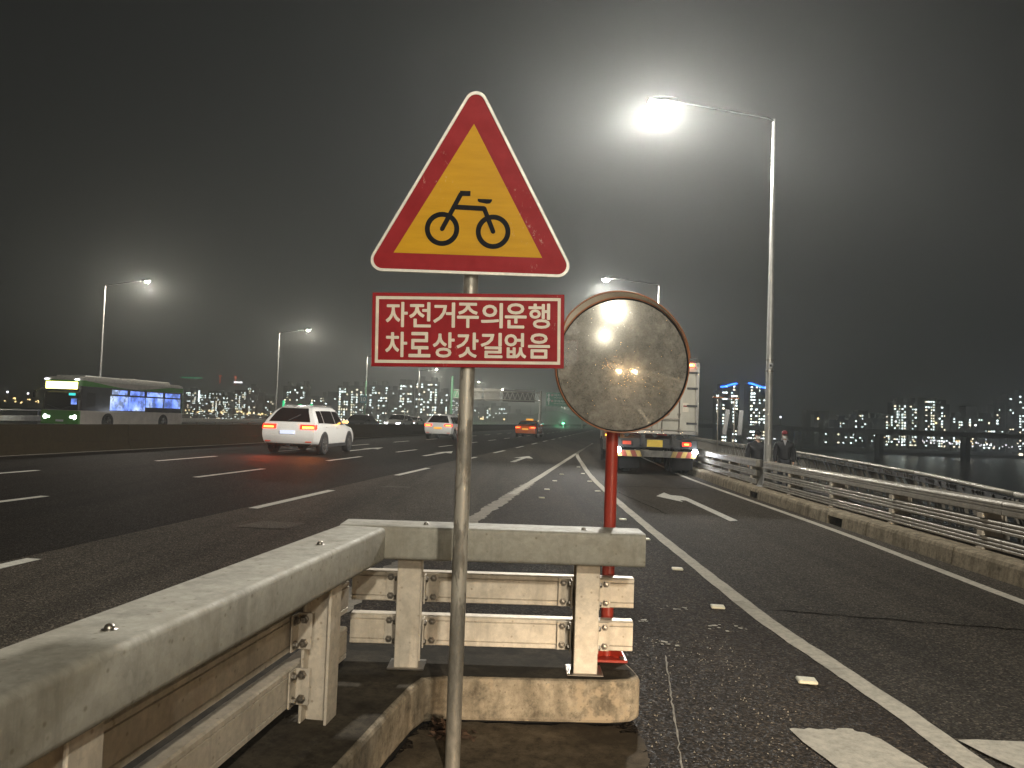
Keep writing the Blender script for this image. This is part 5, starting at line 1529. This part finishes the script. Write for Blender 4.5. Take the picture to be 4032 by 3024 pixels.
# wooded slope beyond the end of the carriageway
sl = MB(); vs = []; fs = []
for i in range(61):
    x = lerp(-60, 420, i / 60)
    h = 9 + 5 * math.sin(x * .03) + 2.5 * math.sin(x * .11 + 2) + rnd.uniform(-.8, .8)
    for yy, k_ in ((900, -14), (930, .4), (965, 1), (1000, -14)): vs.append((x, yy + rnd.uniform(-6, 6), (h + 3) * k_ - 3 if k_ > 0 else -14))
for i in range(60):
    for j in range(3): fs.append((i * 4 + j, (i + 1) * 4 + j, (i + 1) * 4 + j + 1, i * 4 + j + 1))
struct(sl.add(vs, fs).build('hillside', 'hill', None, True))

PANE = None
def windows_on(mb_c, mb_w, x0, x1, y, z0, z1, dens, r, wx=1.65, wz=1.35, px=3.7, pz=2.75, cols=None):
    n = max(1, int((x1 - x0) / px)); off = ((x1 - x0) - n * px) / 2
    colw = [r.random() for _ in range(n)]
    zz = z0 + 2
    while zz < z1 - 2:
        for i in range(n):
            if r.random() < dens * (.35 + 1.3 * colw[i]):
                c = (x0 + off + (i + .5) * px, y - .12, zz)
                (mb_w if r.random() < .28 else mb_c).box(c, (wx * r.uniform(.55, 1.1), .25, wz * r.uniform(.6, 1.1)))
        zz += pz
def tower(x, y, w, top, dens, label, cores=1, m='tower_wall', depth=15, neon=None, each=False, name='apartment_tower', px=3.7, rz=0.0):
    r = random.Random(int(x * 7 + w * 31 + top))
    x, y, w, top, depth = x * .7, y * .7, w * .7, 1.4 + (top - 1.4) * .7, depth * .75
    px = px * .72
    t = thing(name, label, 'building', (x, y, -13.0), rz)
    h = top + 13.0
    blk = MB()
    h0 = h - 4.5 if cores else h
    blk.box((0, depth / 2, h0 / 2), (w, depth, h0))
    # stair bay and balcony bands standing proud of the face
    blk.box((w * .02, -.25, h0 / 2), (w * .08, .5, h0 - .6))
    wall = blk.build('wall', m, t)
    bands = MB()
    z = 3.0
    while z < h0 - 1:
        bands.box((-w * .255, -.2, z), (w * .44, .5, .35)); bands.box((w * .285, -.2, z), (w * .40, .5, .35)); z += 2.75
    bands.build('balcony_slab', m, t, kind='stuff')
    for c in range(cores):
        cw = w * (.42 if cores > 1 else .45); cx = (c - (cores - 1) / 2) * w * .5 + (w * .1 if cores == 1 else 0)
        MB().box((cx, depth / 2, h0 + 2.25), (cw, depth * .6, 4.5)).build('roof_core', m, t)
    a, b = MB(), MB()
    windows_on(a, b, -w / 2 + .6, w / 2 - .6, 0, 2, h0, dens, r, px=px)
    for q, mm in ((a, 'window_cool'), (b, 'window_warm')):
        if not q.v: continue
        if each:
            for k in range(0, len(q.v), 8):
                o1 = MB(); o1.v = q.v[k:k + 8]; o1.f = [(0, 2, 3, 1), (4, 5, 7, 6), (0, 1, 5, 4), (2, 6, 7, 3), (0, 4, 6, 2), (1, 3, 7, 5)]
                o1.build('window', mm, t, recalc=False)
        else:
            q.build('window', mm, t, recalc=False, kind='stuff')
    if neon:
        pts = []
        for i in range(17):
            f = i / 16; s = f if neon > 0 else 1 - f
            pts.append((-w / 2 - .6 + f * (w - 1.6), -.6, h + .2 - 3.2 + 3.4 * (s * s * (3 - 2 * s))))
        MB().tube(pts, .62, 6).build('roof_light', 'blue_neon', t, True)
        rp = MB(); rp.plate([(p[0], p[2] - .3) for p in pts] + [(w / 2 - 2.2, h0 - 2), (-w / 2 - .6, h0 - 2)], .5, depth * .8)
        rp.build('roof_screen', m, t)
    return t
A = [(-349, 14.7, 50.3, .42, 1, 'lit apartment tower behind the near white car, first of a trio with roof cores'),
     (-336, 11.6, 49.5, .22, 1, 'dim narrow apartment tower in the middle of the trio above the near white car'),
     (-324, 13.4, 52.2, .45, 1, 'apartment tower of the trio above the near white car, next to the low dark gap'),
     (-309, 17.9, 29.8, .18, 0, 'low dark apartment block in the gap above the near white car'),
     (-293, 13.4, 35.7, .40, 1, 'low lit apartment block beside the slim hidden lamp post'),
     (-279, 16.1, 37.1, .15, 0, 'low unlit apartment block before the big cluster'),
     (-262, 18.8, 53.3, .62, 1, 'brightly lit apartment tower starting the big cluster beneath the red text plate'),
     (-245, 14.3, 54.4, .5, 1, 'second apartment tower of the big cluster, beside the slim hidden lamp post'),
     (-231, 15.2, 54.4, .38, 1, 'third apartment tower of the big cluster, with few warm windows'),
     (-216, 13.4, 55.3, .42, 1, 'fourth apartment tower of the big cluster'),
     (-201, 17.0, 56.0, .22, 1, 'dark apartment tower ending the big cluster'),
     (-184, 15.2, 49.4, .18, 1, 'lower dark apartment tower just after the big cluster'),
     (-165, 22.2, 60.3, .62, 2, 'wide bright apartment tower with a stepped roof near the red plate corner'),
     (-142, 17.0, 66.1, .36, 1, 'tallest dark apartment tower carrying a short blue roof light'),
     (-124, 19.7, 65.0, .48, 1, 'tall apartment tower between the blue roof light and the sign pole'),
     (-105, 16.1, 48.6, .30, 1, 'lower apartment tower meeting the sign pole')]
for x, w, top, dn, cs, lb in A:
    tw = tower(x, 1200, w, top, dn, lb, cs, 'tower_wall' if dn > .3 else 'tower_dark')
    if 'blue roof' in lb and 'short' in lb: MB().tube([(-7, -1, top + 13), (3, -1, top + 15.5)], .7, 6).build('roof_light', 'blue_neon', tw, True)
Lb = [(-625, 24.2, 44.3, .25, 'distant office block with a flat green roof light behind the bus tail', 'tower_pale'), (-600, 18.8, 35, .35, 'distant low block with one bright vertical strip after the bus', 'tower_wall'),
      (-578, 26.8, 39.8, .30, 'distant block under a small red roof beacon', 'tower_dark'), (-552, 24.2, 38, .40, 'distant block with a cluster of bluish windows', 'tower_wall'),
      (-528, 24.2, 42.9, .35, 'distant block carrying the brightest rooftop sign', 'tower_dark'), (-507, 18.8, 55.7, .10, 'unlit tall tower standing alone between the bus and the near white car', 'tower_dark'),
      (-489, 11.3, 39.7, .08, 'thin dark tower with a rounded top beside the unlit tall tower', 'tower_dark'), (-471, 18.8, 34.1, .1, 'low dark block just before the lamp behind the near white car', 'tower_dark')]
for i, (x, w, top, dn, lb, m) in enumerate(Lb):
    tw = tower(x, 1500, w, top, dn, lb, 1 if i in (0, 3, 5) else 0, m, px=3.2)
    if i == 0: MB().box((0, -1, top + 13.6), (w * 1.2, 1, 1.3)).build('roof_light', 'green_neon', tw)
    if i == 1: MB().box((-6, -1, top - 2), (1.6, .6, 16)).build('light_strip', 'window_cool', tw)
    if i == 2: MB().tube([(5, 2, top + 12), (5, 2, top + 22)], .5, 6).box((5, 2, top + 22), (3, 2, 2)).build('mast', 'obstruction_red', tw)
    if i == 4: MB().box((-4, -1, top + 11), (11, .6, 2.2)).build('roof_sign', 'shore_white', tw)
    if i == 3: MB().tube([(8, 2, top + 12), (8, 2, top + 24)], .5, 6).box((8, 2, top + 23), (2.4, 2, 3)).build('mast', 'obstruction_red', tw)
for x, w, top, dn, lb in [(-127, 23.2, 55.5, .45, 'distant apartment block rising just beside the gantry post'), (-103, 21.3, 46.3, .40, 'distant apartment block behind the sign pole'), (-58, 22.6, 30.3, .35, 'low lit block seen beneath the gantry truss beside the sign pole'),
                          (-35, 21.3, 32.4, .30, 'low lit block beneath the middle of the gantry truss'), (-15, 27.6, 34.4, .22, 'wide dim block beneath the gantry truss above the taxi'), (11, 20.7, 22.7, .18, 'lowest dim block beside the direction sign')]:
    tower(x, 1400, w, top, dn, lb, 1, 'tower_wall')
tower(270, 950, 22.7, 56.5, .42, 'high tower with a rising wavy blue roof light, closer to the truck', 0, 'tower_pale', 18, 1, True, px=3.1)
tower(304.5, 950, 23.3, 57.5, .38, 'high tower with a falling wavy blue roof light, beside the tall lamp post', 0, 'tower_pale', 18, -1, True, px=3.1)
tower(256.5, 958, 5.5, 48, .5, 'narrow lower wing attached beside the tower nearest the truck', 0, 'tower_pale', 10)
t = thing('arch_building', 'unlit dark building shaped like a broad gate across the river', 'building', (332, 840, -13))
MB().box((-7.4, 6, 18.5), (5, 12, 37)).build('wall', 'tower_dark', t); MB().box((7.7, 6, 17), (5.6, 12, 34)).build('wall', 'tower_dark', t); MB().box((0, 6, 35), (19.6, 11.5, 4.2)).build('roof', 'tower_dark', t)
Rb = [(447, 14.5, 31.2, .10, 'dim low block beside the gate shaped building'), (472, 21, 25.5, .35, 'low block with scattered bright windows past the gate shaped building'), (490, 13.8, 28.8, .6, 'slim low block with one bright window column over the far bridge'),
      (503, 14.7, 33.8, .4, 'low block with a lit top floor corner over the far bridge'), (517, 12.5, 30.4, .08, 'dark low block between two lit ones over the far bridge'), (529, 11.2, 30.8, .15, 'dark slim block over the far bridge'),
      (541, 13.1, 29.9, .5, 'low block with a bluish window column before the twin bright towers'), (556, 19.7, 54.1, .62, 'brightly lit tower, first of the bright group across the river'), (575, 13.8, 54.1, .35, 'slim tower with one thin lit column in the bright group'),
      (599, 18.4, 55, .55, 'tower with two warm lit columns in the bright group'), (618, 17.8, 53, .32, 'tower with few lit windows ending the bright group'), (639, 18.4, 35.3, .35, 'low block just past the bright group across the river'),
      (658, 15.8, 45.2, .06, 'unlit mid height tower past the bright group'), (680, 26.3, 36.7, .30, 'wide low block before the stepped tall towers'), (699, 15.1, 55.8, .12, 'dark tower, lowest of the stepped tall towers'),
      (716, 11.8, 65, .35, 'slim tower in the middle of the stepped tall towers'), (730, 18, 71.3, .40, 'tallest tower cut by the edge of the picture across the river')]
for i, (x, w, top, dn, lb) in enumerate(Rb): tower(x, 1100, w, top, dn, lb, 1 if i % 3 else 0, 'tower_dark' if dn < .2 else 'tower_wall', px=3.4)

# far bridge across the river with its lamps
br = thing('far_bridge', 'long low far bridge with a pale deck edge crossing the river', 'bridge', (0, 0, 0))
dk = [(128, 552), (189, 545), (255, 542), (325, 534), (433, 517), (588, 495)]
MB().sweep([(-5, 1.2), (5, 1.2), (5, 3.7), (4.6, 4.4), (-4.6, 4.4), (-5, 3.7)], dk).build('deck', 'far_deck', br)
for x, y in ((147, 550), (203, 544), (259, 541), (316, 535), (371, 526), (433, 517), (511, 506)): MB().box((x, y, -7.0), (3.2, 5.5, 16.3), .1).build('pier', 'bank', br)
BL = ['warm lamp on the far bridge between the two blue topped towers', 'white lamp on the far bridge just past the tall lamp post', 'warm lamp on the far bridge in front of the gate shaped building',
      'white lamp on the far bridge just before the bright tower group', 'warm lamp on the far bridge amid the bright tower group', 'white lamp on the far bridge past the bright tower group']
for i, (x, z) in enumerate(((210, 12.3), (245.5, 12.2), (279.7, 12), (349.3, 11.8), (383.6, 11.6), (416.8, 10.8))):
    z = 1.4 + (z - 1.4) * .775 + .9; x *= .775
    t = thing('street_lamp', BL[i], 'street lamp', (x, 543 - max(0, x - 255) * .12, 4.4), 0, 'lamps on the far bridge')
    MB().tube([(0, 0, 0), (0, 0, z - 4.7)], .14, 6).build('pole', 'lamp_pole', t)
    MB().lathe([(0, -.7), (.58, -.4), (.65, .1), (.35, .55), (0, .65)], 10, 'Z', (0, 0, z - 4.4)).build('lens', 'shore_warm' if i % 2 == 0 else 'shore_white', t, True)
b2 = thing('far_bridge', 'far bridge with a lit Y shaped pier beyond the front of the bus', 'bridge', (0, 0, 0))
MB().sweep([(-4, -1.2), (4, -1.2), (4, -.1), (-4, -.1)], [(-420, 330), (-150, 290)]).build('deck', 'far_deck', b2)
for x in (-205, -236, -270): MB().beam((x, 303, -15), (x, 303, -5), 1.2, 1.6).beam((x, 303, -5), (x - 6, 303, -1), .7, 1.2).beam((x, 303, -5), (x + 6, 303, -1), .7, 1.2).build('pier', 'far_deck', b2)

# shore lights and moored craft
def lights(name, items, m):
    q = MB()
    for x, y, z, r in items:
        x, y, z, r = x * .7, y * .7, 1.4 + (z - 1.4) * .7, r * .75
        q.lathe([(0, -r), (r * .8, -r * .6), (r, 0), (r * .8, r * .6), (0, r)], 8, 'Z', (x, y, z))
    return q.build(name, m, None, True, kind='stuff')
lr_ = random.Random(3)
o_ = lights('shore_lights', [(lr_.uniform(540, 660), lr_.uniform(1020, 1090), lr_.uniform(-11, -5), lr_.uniform(.5, 1.0)) for _ in range(46)] + [(lr_.uniform(640, 900), lr_.uniform(1000, 1080), lr_.uniform(-11, -8), lr_.uniform(.4, .8)) for _ in range(22)] + [(lr_.uniform(268, 305), 880, lr_.uniform(-9.2, -8.4), .55) for _ in range(12)], 'shore_white')
o_['label'] = 'scattered white lights along the far shore'
o_ = lights('shore_lights', [(lr_.uniform(-480, -300), 1010, lr_.uniform(-2.5, 1.5), lr_.uniform(.6, 1.1)) for _ in range(40)] + [(lr_.uniform(-665, -540), 1010, lr_.uniform(2, 9), lr_.uniform(.5, 1.0)) for _ in range(30)] + [(lr_.uniform(500, 700), 1030, lr_.uniform(-9, -2), lr_.uniform(.5, .9)) for _ in range(12)] + [(lr_.uniform(-70, 40), 890, lr_.uniform(0, 3), lr_.uniform(.5, .8)) for _ in range(9)], 'shore_warm')
o_['label'] = 'scattered warm lights along the far shore'
for x, y, z, r, od in ((-463, 707, 11.6, 1.1, 'outermost'), (-444, 707, 10.9, 1.0, 'middle'), (-424, 707, 10.2, 1.1, 'innermost')):
    t = thing('flood_lamp', od + ' of three bright white lamps far off beyond the front of the bus', 'lamp', (x, y, -13), 0, 'bright lamps beyond the front of the bus')
    MB().tube([(0, 0, 0), (0, 0, z + 13)], .3, 6).build('pole', 'lamp_pole', t); MB().lathe([(0, -r), (r, -.2), (r * .8, r * .7), (0, r)], 10, 'Z', (0, 0, z + 13)).build('lens', 'shore_white', t, True)
def pavilion(label, x, y, w, rows, m):
    t = thing('floating_pavilion', label, 'boat', (x, y, -15), R(4))
    MB().box((0, 4, .5), (w, 10, 2.0), 0, .3).build('hull', 'boat_white', t)
    MB().box((0, 4, 3.0), (w * .86, 8, 3.2)).build('cabin', 'tower_pale', t)
    MB().box((0, 4, 4.9), (w * .94, 9.4, .5), 0, .1).build('roof', 'boat_white', t)
    for i in range(rows): MB().box((-w * .36 + i * w * .72 / max(1, rows - 1), -.12, 2.9), (w * .72 / rows * .8, .3, 1.7)).build('window', m, t)
pavilion('floating pavilion with a bright lit window band on the dark water', 478, 640, 20, 3, 'shore_white')
pavilion('dim moored boat with a pale hull beside the shore', 440, 655, 17, 3, 'window_warm')
pavilion('pale moored boat under the small blue flood lamp', 560, 690, 15, 2, 'window_cool')
for x, lb in ((512, 'blue white flood lamp standing between the lit pavilion and the far moored boat'), (590, 'blue white flood lamp past the far moored boat')):
    t = thing('flood_lamp', lb, 'lamp', (x, 700, -14), 0); MB().tube([(0, 0, 0), (0, 0, 7)], .2, 6).build('pole', 'dark_metal', t); MB().lathe([(0, -1.1), (1.1, -.2), (.9, .8), (0, 1.1)], 10, 'Z', (0, 0, 7.6)).build('lens', 'shore_white', t, True)
    ld = bpy.data.lights.new('flood_light', 'POINT'); ld.energy = 60000; ld.color = (.85, .9, 1); ld.shadow_soft_size = 1.2
    o_ = bpy.data.objects.new('flood_light', ld); COL.objects.link(o_); o_.parent = t; o_.location = (0, -1.6, 7.6)

# ------------------------------------------------------------------ night haze: one even box round everything
hz = MB().box((0, 1290, 56.5), (5000, 3180, 147)).build('haze', 'dark_metal', None, kind='stuff')
hmat = bpy.data.materials.new('haze'); hmat.use_nodes = True
hn = hmat.node_tree.nodes; hn.clear()
ho = hn.new('ShaderNodeOutputMaterial'); hv = hn.new('ShaderNodeVolumePrincipled')
hv.inputs['Color'].default_value = (.92, .95, .93, 1); hv.inputs['Density'].default_value = HAZE; hv.inputs['Anisotropy'].default_value = HAZE_G
hmat.node_tree.links.new(hv.outputs[0], ho.inputs['Volume'])
hz.data.materials[0] = hmat
